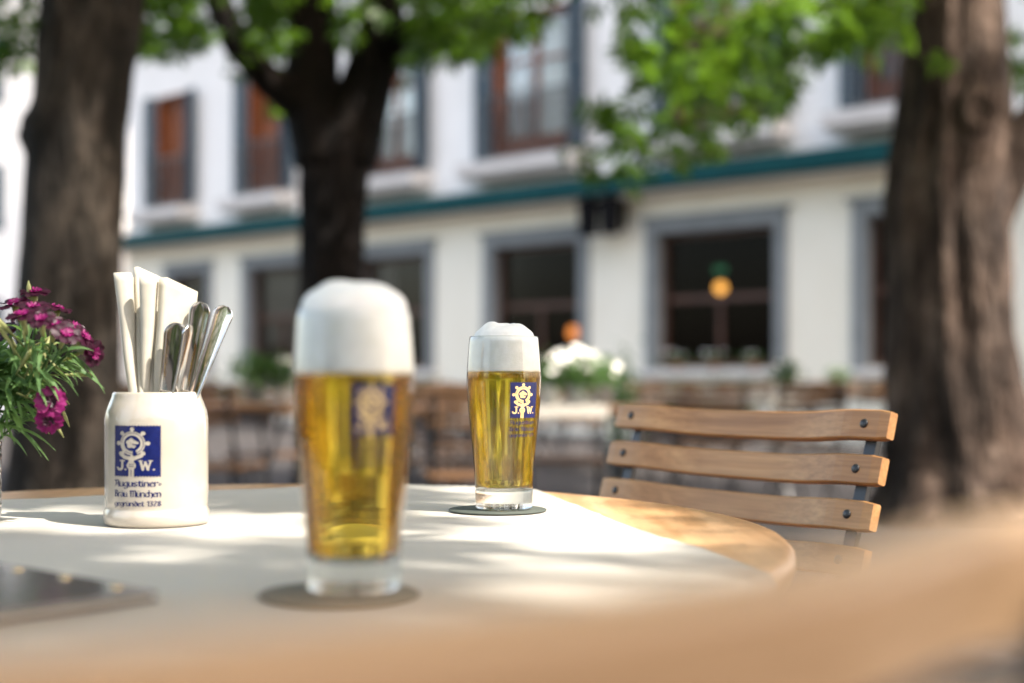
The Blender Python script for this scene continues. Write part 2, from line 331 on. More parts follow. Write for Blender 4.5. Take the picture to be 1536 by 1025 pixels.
def smooth_prof(pts,n=40):
    # catmull-rom over (r,z)
    out=[]; p=[np.array(a,float) for a in pts]; p=[2*p[0]-p[1]]+p+[2*p[-1]-p[-2]]
    for i in range(1,len(p)-2):
        for k in range(n//(len(pts)-1)+1):
            t=k/(n//(len(pts)-1)+1)
            out.append(tuple(.5*((2*p[i])+(-p[i-1]+p[i+1])*t+(2*p[i-1]-5*p[i]+4*p[i+1]-p[i+2])*t*t+(-p[i-1]+3*p[i]-3*p[i+1]+p[i+2])*t**3)))
    out.append(tuple(p[-2])); return out
# ------------------------------------------------------------------ beer glasses
GP=smooth_prof([(.0288,.0),(.0290,.010),(.0293,.027),(.0308,.0486),(.0329,.0703),(.0362,.1027),(.0375,.1243),(.0373,.1395),(.0348,.1725)],56)
gr=interp(GP)
def beer_glass(loc,rz,label,a0,a1,beer,foamtop,dome_r,lumps,beermat,bz,w):
    t=thing('beer_glass',label,'beer glass',loc,rz,'beer glasses on the table')
    prof=[(.0285,.0205)]+[p for p in GP if p[1]>.021]+[(.0342,.1731),(.0334,.1725),(.0335,.168)]
    MB().lathe(prof,96).build('glass_wall','glass',t,True)
    b=[(0.0001,.0),(.024,.0002),(.0272,.0008),(.0287,.0030)]+[p for p in GP if .004<p[1]<.0195]+[(.0286,.0200),(.020,.0196),(.0001,.0192)]
    MB().lathe(b,96).build('glass_base','base_glass',t,True)
    bb=[(.0001,.0215),(.018,.0218),(.0258,.0232)]+[(p[0]-.0007,p[1]) for p in GP if .0255<p[1]<beer]+[(gr(beer)-.0009,beer),(.0001,beer)]
    MB().lathe(bb,96).build('beer',beermat,t,True)
    # foam: cylinder part + lumpy dome
    mb=MB(); n=96; prof=[(.0001,beer+.0003),(gr(beer)-.0006,beer+.0003)]+[(p[0]-.0006,p[1]) for p in GP if beer+.001<p[1]<.1722]
    k=len(prof); vs=[];fs=[]; rt=.0335; m=22
    for i in range(n):
        a=2*PI*i/n
        for qi,(r,z) in enumerate(prof): vs.append((r*math.cos(a),r*math.sin(a),z-((.0010*abs(mnoise.noise(Vector((math.cos(a)*5,math.sin(a)*5,foamtop*90))))+.0004*abs(mnoise.noise(Vector((math.cos(a)*22,math.sin(a)*22,2))))) if qi==1 else 0)))
        for q in range(m):
            f=1-(q+1)/m; r=rt*f; x=r*math.cos(a); y=r*math.sin(a)
            if r<dome_r: h=foamtop*math.sqrt(max(0,1-(r/dome_r)**2.6))**.9
            else: h=0
            h+= .0
            for lx,ly,lr,lh in lumps:
                dd=math.hypot(x-lx,y-ly)/lr
                if dd<1: h+=lh*(1-dd*dd)**1.5
            h+=.0007*mnoise.noise(Vector((x*160,y*160,3+foamtop*100)))+.0010*mnoise.noise(Vector((x*60,y*60,1)))
            vs.append((x,y,.1716+max(h,-.001)))
    K=k+m
    for i in range(n):
        j=(i+1)%n
        for q in range(K-1): fs.append((i*K+q,j*K+q,j*K+q+1,i*K+q+1))
    mb.add(vs,fs).build('foam','foam',t,True)
    e=print_mesh(1,a0,a1,bz,w,gr).build('emblem_print','blueg',t); print_mesh(2,a0,a1,bz,w,gr).build('emblem_crozier','goldg',t)
    return t
c_far=T(756,768.5); c_near=T(531,893)
FARROT=0
beer_glass((c_far.x,c_far.y,TT+.0034),0,'tall glass of pale beer with low foam cap, in sharp focus near the chair',R(9),R(60),.1378,.0125,.0305,[(-.013,-.010,.013,.0045),(.014,-.008,.016,.003),(0,.01,.02,.003),(.004,-.004,.008,-.0015)],'beer',.0917,.0313)
beer_glass((c_near.x,c_near.y,TT+.0034),0,'blurred nearer glass of golden beer with a tall domed head of foam',R(4),R(47),.1340,.0185,.0338,[(-.010,-.004,.015,.002),(.012,0,.016,.0015)],'beerdark',.0959,.0283)
def coaster(p,label):
    mb=MB(); mb.lathe([(.0001,.0),(.0485,.0),(.0493,.0006),(.0493,.0012),(.0485,.0018),(.0001,.0018)],72)
    o=mb.build('coaster','coaster',None,True); o.location=p
    return tag(o,label,'coaster','round coasters')
cf=T(746.5,768.2); cn=T(509,896)
coaster((cf.x,cf.y,TT+.0014),'round dark coaster under the sharply focused beer glass'); coaster((cn.x,cn.y,TT+.0014),'round dark coaster under the blurred nearer beer glass')
# ------------------------------------------------------------------ table + cloth
TC=Vector((-.28,1.252,0)); TR=.518; EY=1.10
tb=thing('round_table','round oak topped table with a white paper cloth across it','table',(TC.x,TC.y,0),0); tb.scale=(1,EY,1)
mb=MB(); mb.lathe([(.0001,TT-.026),(TR-.012,TT-.026),(TR-.003,TT-.022),(TR,TT-.014),(TR-.001,TT-.006),(TR-.006,TT-.001),(TR-.012,TT),(.0001,TT)],160)
mb.build('tabletop','oaktop',tb,True)
for i in range(4):
    a=PI/4+i*PI/2; x,y=.30*math.cos(a),.30*math.sin(a)
    MB().tube([(x,y,TT-.03),(x*.55,y*.55,.38),(x*1.15,y*1.15,.0)],.011,10).build('leg','black',tb,True)
mb=MB()
for a in (PI/4,3*PI/4): 
    x,y=.34*math.cos(a),.34*math.sin(a); mt=Matrix.Rotation(a,4,'Z'); mb.box(-.34,.34,-.014,.014,TT-.036-(.012 if a>1 else 0),TT-.0265-(.012 if a>1 else 0),mt)
mb.build('under_frame','black',tb)
def cloth():
    C=[Vector((-.015,1.88)),Vector((.236,.70)),Vector((-.80,.52)),Vector((-.98,1.32))]
    nu,nv=110,110; vs=[];fs=[]
    for i in range(nu+1):
        for j in range(nv+1):
            s,t=i/nu,j/nv; p=(C[0]*(1-s)+C[1]*s)*(1-t)+(C[3]*(1-s)+C[2]*s)*t
            # slight wobble of the right edge
            p.x+=.004*math.sin(s*9)*(1-t)
            dx,dy=p.x-TC.x,(p.y-TC.y)/EY; r=math.hypot(dx,dy)
            w=.0016*(mnoise.noise(Vector((p.x*7,p.y*7,.3)))+.6)+.0008*mnoise.noise(Vector((p.x*22,p.y*22,.9)))
            # fold creases
            for (cx,cy,an) in ((-.30,1.30,.25),(-.30,1.30,.25+PI/2)):
                dd=abs(-(p.x-cx)*math.sin(an)+(p.y-cy)*math.cos(an)); w+=.0012*math.exp(-(dd/.006)**2)
            for (ox,oy) in ((c_far.x,c_far.y),(c_near.x,c_near.y),(cf.x,cf.y),(cn.x,cn.y),(-.327,1.309)):
                q=math.hypot(p.x-ox,p.y-oy); w*=min(1,max(0,(q-.055)/.04)) if q<.095 else 1
            z=TT+.0006+max(w,0)
            Rr=TR-.004
            if r>Rr:
                e=r-Rr; k=min(e/.012,1.0)
                rr=Rr+.008*math.sin(k*PI/2)+.002; z=TT+.0006-.01*(1-math.cos(k*PI/2))-max(0,e-.012)
                rr+=.012*max(0,min(1,e/.1))*(1+math.sin(math.atan2(dy,dx)*23))
                p=Vector((TC.x+dx/r*rr,TC.y+dy/r*rr*EY))
            vs.append((p.x,p.y,z))
    for i in range(nu):
        for j in range(nv):
            a=i*(nv+1)+j; fs.append((a,a+1,a+nv+2,a+nv+1))
    o=MB().add(vs,fs).build('tablecloth','paper',None,True)
    tag(o,'white paper tablecloth spread askew over the round table','tablecloth')
cloth()
# ------------------------------------------------------------------ stein, napkins, cutlery
sp=Vector((-.3268,1.309,TT+.0012))
st=thing('stein','cream stoneware beer stein with blue emblem, holding napkins and cutlery','stein',sp)
SP=[(.0001,.0006),(.040,.0),(.0462,.0006),(.0478,.003),(.0480,.008),(.0472,.0125),(.0462,.0145),(.0458,.0165),(.0463,.019),(.0466,.03),(.0466,.086),(.0464,.096),(.0450,.104),(.0424,.111),(.0402,.1165),(.0396,.1195),(.0388,.1208),(.0372,.1208),(.0360,.1195),(.0362,.112),(.0405,.100),(.0415,.09),(.0415,.012),(.0001,.0105)]
MB().lathe(SP,120).build('body','stoneware',st,True)
hp=[(.0*1,.0445,.092),(.004,.070,.096),(.006,.083,.080),(.006,.084,.055),(.004,.076,.033),(0,.0445,.026)]
MB().tube(smoothp:=[Vector(h) for h in hp],[.009,.008,.0075,.0075,.008,.009],14,ry=.8).build('handle','stoneware',st,True)
srf=lambda z: float(np.interp(z,[.0145,.0165,.019,.03,.086,.096],[.0462,.0458,.0463,.0466,.0466,.0464]))
wS=.0402; zb=.0468
print_mesh(1,R(-38),R(19),zb-.0012,wS,srf,.0002,1.12).build('emblem_print','blue',st)
def napkin(label,fan,px_top,px_bot,ytop,dep,ang,wdt,rad,ext):
    """folded paper: spine towards the camera, two leaves running back"""
    t=Vector(((px_top-CX)/F*dep,dep,CH-(ytop-HZ)/F*dep)); b=Vector(((px_bot-CX)/F*1.29,1.29,sp.z+.119))
    d0=(b-t); bot=b+d0.normalized()*.09
    nz=26; sec=[]
    k=Vector((math.sin(R(ang)),math.cos(R(ang)),0)); sd=Vector((k.y,-k.x,0))
    loop=[(wdt,rad),(wdt*.6,rad),(rad,rad)]+[(rad-rad*math.sin(a)*1.0,rad*math.cos(a)) for a in [i*PI/8 for i in range(1,8)]]+[(rad,-rad),(wdt*.6,-rad*.9),(wdt*.98,-rad*.6)]
    th=.0005
    mb=MB(); vs=[];fs=[]
    m=len(loop)
    for i in range(nz+1):
        f=i/nz; c=bot.lerp(t,f); low=f<ext
        wob=.0006*math.sin(f*5+fan*2)+.0003*math.sin(f*17+fan)
        g=(1.0 if f>ext else 1.12)*(0.78+.4*f); op=1+max(0,f-.55)*fan
        inn=max(0,.0-(f-.4))
        ww=wdt*min(1,.52+.75*max(0,f-.28))
        for (a,s) in loop:
            a2=a*(ww/wdt) if a>rad else a
            vs.append(c+k*(a2+wob)+sd*(s*g*op+wob)-Vector((0,0,max(0,a2-rad)*.42*f)))
    for i in range(nz):
        for j in range(m-1): fs.append((i*m+j,i*m+j+1,(i+1)*m+j+1,(i+1)*m+j))
    # a second, inner layer of the fold, standing slightly out at the back
    o2=len(vs)
    for i in range(nz+1):
        f=i/nz; c=bot.lerp(t,f*.975); ww=wdt*min(1,.52+.75*max(0,f-.28))
        for (a,s) in loop:
            a2=(a*(ww/wdt)*1.10 if a>rad else a)+.0025
            vs.append(c+k*a2+sd*(s*.55*(.78+.4*f))-Vector((0,0,max(0,a2-rad)*.55*f)))
    for i in range(nz):
        for j in range(m-1): fs.append((o2+i*m+j,o2+i*m+j+1,o2+(i+1)*m+j+1,o2+(i+1)*m+j))
    o=mb.add(vs,fs).build('paper_napkin','napkin',None,True)
    so=o.modifiers.new('s','SOLIDIFY'); so.thickness=.0007; so.offset=0
    return tag(o,label,'napkin','folded paper napkins in the stein')
napkin('leftmost folded napkin in the stein, leaning out to the left',.8,182,200,409,1.298,-4,.020,.0048,.40)
napkin('tallest folded napkin standing second from left in the stein',.5,202,208,401,1.318,62,.043,.0030,.40)
napkin('folded napkin in the middle of the stein with a flared top',1.3,220,218,415,1.283,-6,.016,.0040,.38)
napkin('rightmost folded napkin, broad flat side facing right beside the spoons',.6,241,231,417,1.292,58,.033,.0044,.39)
def cutlery(label,top,rim,face,w,name='spoon',dt=1.305,dr=1.30,edge=False,L=.19):
    t=P(top[0],top[1],dt); b=P(rim[0],rim[1],dr); ax=(t-b).normalized()
    root=thing(name,label,'cutlery',(0,0,0),0,'cutlery standing in the stein')
    fx=Vector((math.sin(R(face)),-math.cos(R(face)),0)); fx=(fx-ax*fx.dot(ax)).normalized(); sx=fx.cross(ax).normalized()
    def wid(s): # s = distance from the end
        if s<w*.5: return w*.5*math.sqrt(max(0,1-((w*.5-s)/(w*.5))**2))
        return w*.5*(1-.52*min(1,((s-w*.5)/.085))**.8)
    vs=[];fs=[]; prof=[(-1,0),(-.97,.0011),(-.86,.0016),(-.76,.0011),(-.66,.0005),(-.3,.0003),(0,.0002),(.3,.0003),(.66,.0005),(.76,.0011),(.86,.0016),(.97,.0011),(1,0),(.9,-.0012),(.4,-.0015),(-.4,-.0015),(-.9,-.0012)]
    ss=[0.0002,.0008,.002,.0035,.0055,.008,.011,.015,.02,.027,.035,.045,.055,.065,.075,.085,.10,.115,.13]
    m=len(prof)
    for s in ss:
        h=wid(s); c=t-ax*s; bow=.0025*math.sin(min(1,s/.12)*PI)
        for a,n in prof: vs.append(c+sx*(a*h)+fx*(n*1.1+bow))
    for i in range(len(ss)-1):
        for j in range(m):
            j2=(j+1)%m; fs.append((i*m+j,i*m+j2,(i+1)*m+j2,(i+1)*m+j))
    fs.append(tuple(range(m))); 
    MB().add(vs,fs).build('handle','steel',root,True)
    # bowl inside the stein
    c=t-ax*.150; mb=MB(); vs=[];fs=[]
    for i in range(9):
        for j in range(7):
            u=-1+i/4; v=-1+j/3; ww=.007*math.sqrt(max(0,1-u*u))+.0012
            vs.append(c+ax*(u*.022)+sx*(v*ww)-fx*(.004*(1-u*u)*(1-v*v)))
    for i in range(8):
        for j in range(6): a=i*7+j; fs.append((a,a+1,a+8,a+7))
    o=mb.add(vs,fs).build('bowl','steel',root,True); so=o.modifiers.new('s','SOLIDIFY'); so.thickness=.0012
    return root
cutlery('broad steel handle half hidden before the napkins, reflecting them',(266,484),(250,593),4,.0215,'fork',1.278,1.284)
cutlery('steel handle seen edge on, leaning beside the napkins',(283,487),(257,593),74,.017,'knife',1.270,1.283)
cutlery('middle spoon handle with beaded rim, upright behind the slanting one',(302,453),(277,593),22,.0195,'spoon',1.298,1.300)
cutlery('rightmost spoon handle slanting far out to the right',(339,459),(290,593),22,.0190,'spoon',1.312,1.300)
# ------------------------------------------------------------------ menu folder
def menu():
    c=Vector((-.208,.838)); d1=Vector((-.74,.672)); d2=Vector((-.672,-.74)); h=.0105
    t=thing('menu_folder','dark leather menu folder with brass rivets lying at the table edge','menu',(c.x,c.y,TT+.003),math.atan2(-d1.y,-d1.x))
    # local: x along -d1 ; cover extends to local -x (d1) and to +/-y
    s=1 if (Matrix.Rotation(t.rotation_euler.z,2)@Vector((0,1))).dot(d2)>0 else -1
    def bx(x0,x1,y0,y1,z0,z1,nm,m,bv):
        mb=MB(); mb.box(min(x0,x1),max(x0,x1),min(y0*s,y1*s),max(y0*s,y1*s),z0,z1); return mb.build(nm,m,t,False,bv)
    bx(-.31,0,0,.20,0,.002,'cover','leather',.0008); bx(-.31,0,0,.20,.0047,.0069,'cover','leather',.001)
    bx(-.306,-.004,.003,.197,.0021,.0046,'pages','napkin',.0003)
    for k in range(5):
        mb=MB(); mb.lathe([(.0035,.0069),(.0033,.0077),(.002,.0084),(.0001,.0086)],20,c=(-.028-.058*k,.011*s,0)); mb.build('rivet','brass',t,True)
menu()
# ------------------------------------------------------------------ vase and carnations
vz=Vector((-.508,1.318,TT+.0012))
va=thing('vase','cut glass vase at the left edge of the table holding carnations','vase',vz)
MB().lathe([(.0001,.004),(.026,.0),(.030,.001),(.0325,.006)]+[(.0328+.0006*(i%2),.008+i*.006) for i in range(14)]+[(.0335,.0955),(.032,.0962),(.031,.095),(.0305,.02),(.028,.012),(.0001,.011)],72).build('vase_body','vaseglass',va,True)
def petal(mb,c,ax,out,side,L,W,cup):
    nu,nv=6,6; vs=[];fs=[]
    for i in range(nu+1):
        for j in range(nv+1):
            u=i/nu; v=-1+2*j/nv; w=W*(math.sin(u*PI*.62+.12))*(1.0)
            l=L*u*(1-.10*v*v)+(.0010*((j%2)*2-1) if i==nu else 0)
            z=cup*u*u*L+.0012*math.sin(v*5+u*3)*u
            vs.append(c+out*l+side*(v*w)+ax*z)
    for i in range(nu):
        for j in range(nv): a=i*(nv+1)+j; fs.append((a,a+1,a+nv+2,a+nv+1))
    mb.add(vs,fs)
def carnation(i,px,py,d,normal,size,m1,m2,label):
    c=P(px,py,d); ax=Vector(normal).normalized()
    root=thing('carnation',label,'flower',(vz.x,vz.y,TT+.0085),0,'carnations in the glass vase'); off=Vector((vz.x,vz.y,TT+.0085))
    a=ax.cross(Vector((.2,.3,1))).normalized(); b=ax.cross(a); c0=c-off
    rnd=random.Random(i*13+1); mo=MB(); mi=MB()
    for k in range(5):
        an=2*PI*k/5+rnd.random()*.3+i; o=a*math.cos(an)+b*math.sin(an); s=ax.cross(o)
        petal(mo,c0+ax*(.0006*k),ax,o,s,size,size*.62,-.15+.25*rnd.random())
        petal(mi,c0+ax*(.0014+.0004*k),ax,o,s,size*.42,size*.22,.25)
    bl=mo.build('bloom',m1,root,True); mi.build('bloom_eye',m2,bl,True)
    # calyx and stem
    cz=c0-ax*.017
    cal=MB().tube([c0-ax*.0005,c0-ax*.007,cz],[.0034,.0030,.0016],9).build('calyx','budleaf',root,True)
    base=Vector((rnd.uniform(-.014,.014),rnd.uniform(-.012,.012),.006)); rimp=Vector((rnd.uniform(-.012,.018),rnd.uniform(-.018,.012),.10))
    rimp+=Vector(((c0.x)*.12,0,0))
    pts=[]
    p0,p1,p2,p3=base,rimp,cz-ax*.03+Vector((0,0,-.01)),cz
    for k in range(15):
        u=k/14; pts.append(p0*(1-u)**3+p1*3*u*(1-u)**2+p2*3*u*u*(1-u)+p3*u**3)
    MB().tube(pts,.0011,7).build('stem','carnleaf',root,True)
    lv=MB()
    for k in range(16 if i not in (8,9) else 5):
        u=.36+(.60 if i not in (8,9) else .2)*rnd.random(); q=pts[int(u*14)]; tn=(pts[min(14,int(u*14)+1)]-q)
        if tn.length<1e-6: continue
        tn.normalize(); an=rnd.random()*2*PI; o=tn.cross(Vector((math.cos(an),math.sin(an),.1))).normalized()
        L=rnd.uniform(.02,.046); w=rnd.uniform(.0014,.0030); sd=o.cross(tn).normalized(); vs=[];fs=[]
        for g in range(8):
            f=g/7; pnt=q+tn*(L*f*.75)+o*(L*.62*f-.0*f)+Vector((0,0,-.020*f*f)); ww=w*math.sin(PI*min(1,f*.85+.12))
            vs+= [pnt-sd*ww,pnt+o*(ww*.35)-Vector((0,0,ww*.3)),pnt+sd*ww]
        for g in range(7):
            for h in (0,1): a_=g*3+h; fs.append((a_,a_+1,a_+4,a_+3))
        lv.add(vs,fs)
    lv.build('leaf','carnleaf',root,True)
    if i%2==0 and i not in (8,9):
        bd=MB()
        for k in range(2):
            q=pts[int((.6+.3*rnd.random())*14)]; o=Vector((rnd.uniform(-.3,1),rnd.uniform(-.6,.3),rnd.uniform(.0,.9))).normalized()
            e=q+o*.03; bd.tube([q,q+o*.018,e,e+o*.010,e+o*.016],[.0007,.0008,.0021,.0022,.0004],7)
        bd.build('bud','budleaf',root,True)
    return root
carn=[(52,440,1.31,(.1,-.25,1),.0135,'maroon','magenta','topmost dark maroon carnation seen edge on'),
(22,457,1.29,(-.2,-.4,1),.0135,'maroon','magenta','dark carnation at the top left edge of the bunch'),
(33,474,1.24,(-.1,-.35,.9),.0140,'maroon','magenta','dark carnation above the dense green leaves'),
(86,464,1.33,(.3,-.2,1),.0130,'maroon','magenta','dark carnation just right of the topmost one'),
(80,488,1.26,(.2,-.5,.9),.0140,'maroon','magenta','dark carnation with bright pink streaks, right of the leaves'),
(99,502,1.24,(.5,-.6,.7),.0130,'maroon','magenta','small dark carnation in the cluster on the right'),
(125,506,1.28,(.7,-.2,.6),.0125,'maroon','magenta','maroon carnation near the right tip of the bunch'),
(140,530,1.28,(.95,-.35,-.1),.0125,'maroon','magenta','rightmost carnation, drooping and seen from the side'),
(76,603,1.26,(.25,-.95,.15),.0135,'magenta','maroon','bright magenta carnation hanging low in front of the tree trunk'),
(74,630,1.262,(.1,-.9,-.35),.0120,'magenta','maroon','lowest magenta carnation, right beneath the bright one'),
(50,462,1.27,(.1,-.5,.9),.0130,'maroon','magenta','dark carnation in the middle between the topmost and the leaf tuft'),
(62,480,1.22,(.1,-.6,.8),.0125,'maroon','magenta','nearest dark carnation, facing forward over the leaves'),
(110,492,1.31,(.5,-.3,.9),.0125,'maroon','magenta','dark carnation tucked behind the right hand cluster'),
(8,500,1.30,(-.4,-.5,.8),.0130,'maroon','magenta','dark carnation cut by the left edge of the picture')]
for i,a in enumerate(carn): carnation(i,a[0],a[1],a[2],a[3],a[4],a[5],a[6],a[7])
def foliage_tuft():
    mb=MB(); rnd=random.Random(5)
    off=Vector((vz.x,vz.y,TT+.0085)); root=thing('carnation_greenery','dense grey green carnation leaves filling the mouth of the vase','greenery',off)
    for k in range(460):
        q=Vector((rnd.gauss(0,.012),rnd.gauss(0,.012),rnd.uniform(.085,.13)))
        g=P(rnd.uniform(-70,66),rnd.uniform(485,582),rnd.uniform(1.26,1.37))-off
        o=(g-q); L=o.length
        if L<.02: continue
        o.normalize(); L=min(L,.1)*rnd.uniform(.6,1); s=q.lerp(g,rnd.uniform(.25,.55)); l=rnd.uniform(.028,.055); w=rnd.uniform(.0016,.0040)
        sd=o.cross(Vector((rnd.gauss(0,1),rnd.gauss(0,1),rnd.gauss(0,1)))).normalized(); vs=[];fs=[]
        for j in range(7):
            f=j/6; p=s+o*(l*f)+Vector((0,0,-.014*f*f)); ww=w*math.sin(PI*min(1,f*.85+.12)); vs+=[p-sd*ww,p+sd*ww]
        for j in range(6): fs.append((j*2,j*2+1,j*2+3,j*2+2))
        mb.add(vs,fs)
    mb.build('leaf','carnleaf',root,True)
    mb=MB()
    for k in range(14):
        q=P(rnd.uniform(20,60),rnd.uniform(520,600),rnd.uniform(1.26,1.3))-off
        e=P(rnd.uniform(45,112),rnd.uniform(515,650) if k>4 else rnd.uniform(590,640),rnd.uniform(1.28,1.33))-off; md=(q+e)/2+Vector((0,0,.010))
        mb.tube([q,md,e,e+(e-md).normalized()*.009],[.0008,.0008,.0016,.0003],6)
    mb.build('bud','budleaf',root,True)
foliage_tuft()
# ------------------------------------------------------------------ folding slatted chairs
BT=.851
def back_slat(k):
    z1=BT-.0485*k; y=-.222+.0135*k; Lh=.231; hh=.0325; th=.015
    al=math.atan(.0135/.0485); nb=Vector((0,-math.cos(al),-math.sin(al))); up=Vector((0,-math.sin(al),math.cos(al)))
    n=36; vs=[];fs=[]; c=Vector((0,y,z1))
    cs=[(0,.0),(-hh,.0),(-hh-.0,.0)]
    sec=[(-.0015,0),(-hh+.0015,0),(-hh,.0015),(-hh,th-.0015),(-hh+.0015,th),(-.0015,th),(0,th-.0015),(0,.0015)]
    for i in range(n+1):
        u=-1+2*i/n; x=u*Lh; q=max(0,1-abs(u/.78)**2.0) ; bowf=.021*(q*q*(3-2*q))
        ins=.0
        if i in (0,n): ins=.0015
        for (a,b) in sec:
            aa=a+(ins if a<-hh/2 else -ins) ; bb=b+(ins if b<th/2 else -ins)
            vs.append(Vector((x,0,0))+c+up*aa+nb*(bb+bowf))
    m=len(sec)
    for i in range(n):
        for j in range(m): j2=(j+1)%m; fs.append((i*m+j,i*m+j2,(i+1)*m+j2,(i+1)*m+j))
    fs.append(tuple(range(m))[::-1]); fs.append(tuple(n*m+j for j in range(m)))
    return MB().add(vs,fs),c,nb,up,th,hh
def make_chair(detail=True,wood='oak'):
    t=thing('folding_chair','x','chair')
    for k in range(4):
        mb,c,nb,up,th,hh=back_slat(k); s=mb.build('back_slat',wood,t,False)
        if detail:
            for sx in (-1,1):
                b=MB(); p=Vector((sx*.1985,0,0))+c-up*(hh*.5); ex=Vector((1,0,0)); vs=[];fs=[]
                prof=[(.0052,.0),(.0050,-.0012),(.0036,-.0021),(.0001,-.0024)]; n=20
                for i in range(n):
                    a=2*PI*i/n
                    for r,h in prof: vs.append(p+(ex*math.cos(a)+up*math.sin(a))*r+nb*h)
                for i in range(n):
                    j=(i+1)%n
                    for q in range(3): fs.append((i*4+q,j*4+q,j*4+q+1,i*4+q+1))
                b.add(vs,fs).build('bolt','black',s,True)
    for sx in (-1,1):
        x=sx*.1985; mb=MB()
        al=math.atan(.0135/.0485); 
        def bar(p,q,w=.008,dp=.0035):
            p=Vector(p);q=Vector(q); d=(q-p).normalized(); n=Vector((1,0,0)).cross(d).normalized()
            vs=[p+Vector((sxx*w,0,0))+n*(e*dp) for sxx,e in ((-1,-1),(1,-1),(1,1),(-1,1))]+[q+Vector((sxx*w,0,0))+n*(e*dp) for sxx,e in ((-1,-1),(1,-1),(1,1),(-1,1))]
            mb.add(vs,[(0,3,2,1),(4,5,6,7),(0,1,5,4),(1,2,6,5),(2,3,7,6),(3,0,4,7)])
        bar((x,-.235-.0020,BT-.022),(x,-.235+.0135*4.2,BT-.0485*4.2)); bar((x,-.235+.0135*4.2,BT-.0485*4.2),(x*.97,-.09,.46)); bar((x*.97,-.09,.46),(x*.97,.21,.01))
        mb.build('upright','black',t)
        mb=MB(); bar((x*.9,.17,.44),(x*.9,-.21,.01)); mb.build('leg','black',t)
        mb=MB(); bar((x*.93,-.17,.43),(x*.93,.19,.43),.004,.009); mb.build('seat_rail','black',t)
    MB().tube([(-.19,.19,.04),(.19,.19,.04)],.006,8).build('stretcher','black',t,True)
    MB().tube([(-.18,-.18,.04),(.18,-.18,.04)],.006,8).build('stretcher','black',t,True)
    for k in range(6):
        y=-.17+k*.067; MB().box(-.215,.215,y,y+.052,.4395,.4575).build('seat_slat',wood,t,False,.003)
    return t
CHG='folding slatted beer garden chairs'
chair=make_chair()
def place(o,loc,rz,label):
    o.location=loc; o.rotation_euler=(0,0,rz); o['label']=label; o['group']=CHG; return o
place(chair,(.091,1.586,0),R(124.7),'folding chair with wavy oak back slats pulled up behind the round table')
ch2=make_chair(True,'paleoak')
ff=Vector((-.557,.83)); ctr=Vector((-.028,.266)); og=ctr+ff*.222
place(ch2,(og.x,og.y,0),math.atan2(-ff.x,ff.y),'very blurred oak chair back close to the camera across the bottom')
# middle-ground furniture
plain=make_chair(False,'garden'); used=[False]
def putchair(x,y,rz,label):
    o=plain if not used[0] else copy_tree(plain); used[0]=True
    return place(o,(x,y,0),rz,label)
def garden_table(x,y,rz,w,d,label,clothed):
    t=thing('garden_table',label,'table',(x,y,0),rz,'rectangular tables in the beer garden')
    for k in range(5):
        y0=-d/2+k*d/5; MB().box(-w/2,w/2,y0+.003,y0+d/5-.003,.72,.748).build('table_board','garden',t,False,.003)
    for sx in (-1,1):
        for sy in (-1,1):
            MB().tube([(sx*(w/2-.12),sy*(d/2-.06),.72),(sx*(w/2-.2),-sy*(d/2-.03),.0)],.012,8).build('leg','black',t,True)
    MB().box(-w/2+.1,w/2-.1,-.012,.012,.69,.715).build('under_frame','black',t)
    if clothed:
        o=MB().box(-w/2*.55,w/2*.55,-d/2-.008,d/2+.008,.750,.7515).box(-w/2*.55,w/2*.55,-d/2-.010,-d/2-.0085,.70,.7513).build('tablecloth','paper',None)
        o.location=(x,y,0); o.rotation_euler=(0,0,rz); tag(o,clothed,'tablecloth','white paper cloths on the garden tables')
tabs=[(.08,7.05,R(6),1.25,.70,'the table right behind the far beer glass','grey green cloth across the table behind the far beer glass'),
(-1.75,7.6,R(-4),1.2,.70,'the table between the stein and the left glass',None),
(1.55,9.9,R(8),1.2,.70,'the table beyond the wooden chair','white cloth on the table beyond the wooden chair'),
(-.55,11.2,R(-8),1.2,.70,'the table in front of the second pillar',None),
(-3.3,12.4,R(-6),1.2,.70,'the far left table near the building','white cloth on the far left table'),
(3.35,13.8,R(-20),1.2,.70,'the table beside the right trunk',None),
(-.75,9.35,R(10),1.2,.70,'the table behind the left beer glass',None),
(.7,14.2,R(-30),1.2,.70,'the table under the lamp lit window',None)]
for (x,y,rz,w,d,nm,cl) in tabs:
    garden_table(x,y,rz,w,d,'wooden garden table: '+nm,cl)
    c,s=math.cos(rz),math.sin(rz)
    for (lx,ly,a,ps) in [q_ for q_ in ((-.30,-.56,0,'front left'),(.30,-.60,0,'front right'),(-.32,.58,PI,'back left'),(.30,.55,PI,'back right')) if not (y==7.05 and q_[3]=='front right')]:
        jx,jy,ja=random.uniform(-.05,.05),random.uniform(-.06,.06),random.uniform(-.2,.2)
        X=x+c*(lx+jx)-s*(ly+jy); Y=y+s*(lx+jx)+c*(ly+jy)
        putchair(X,Y,rz+a+ja,'%s wooden folding chair at %s'%(ps,nm))
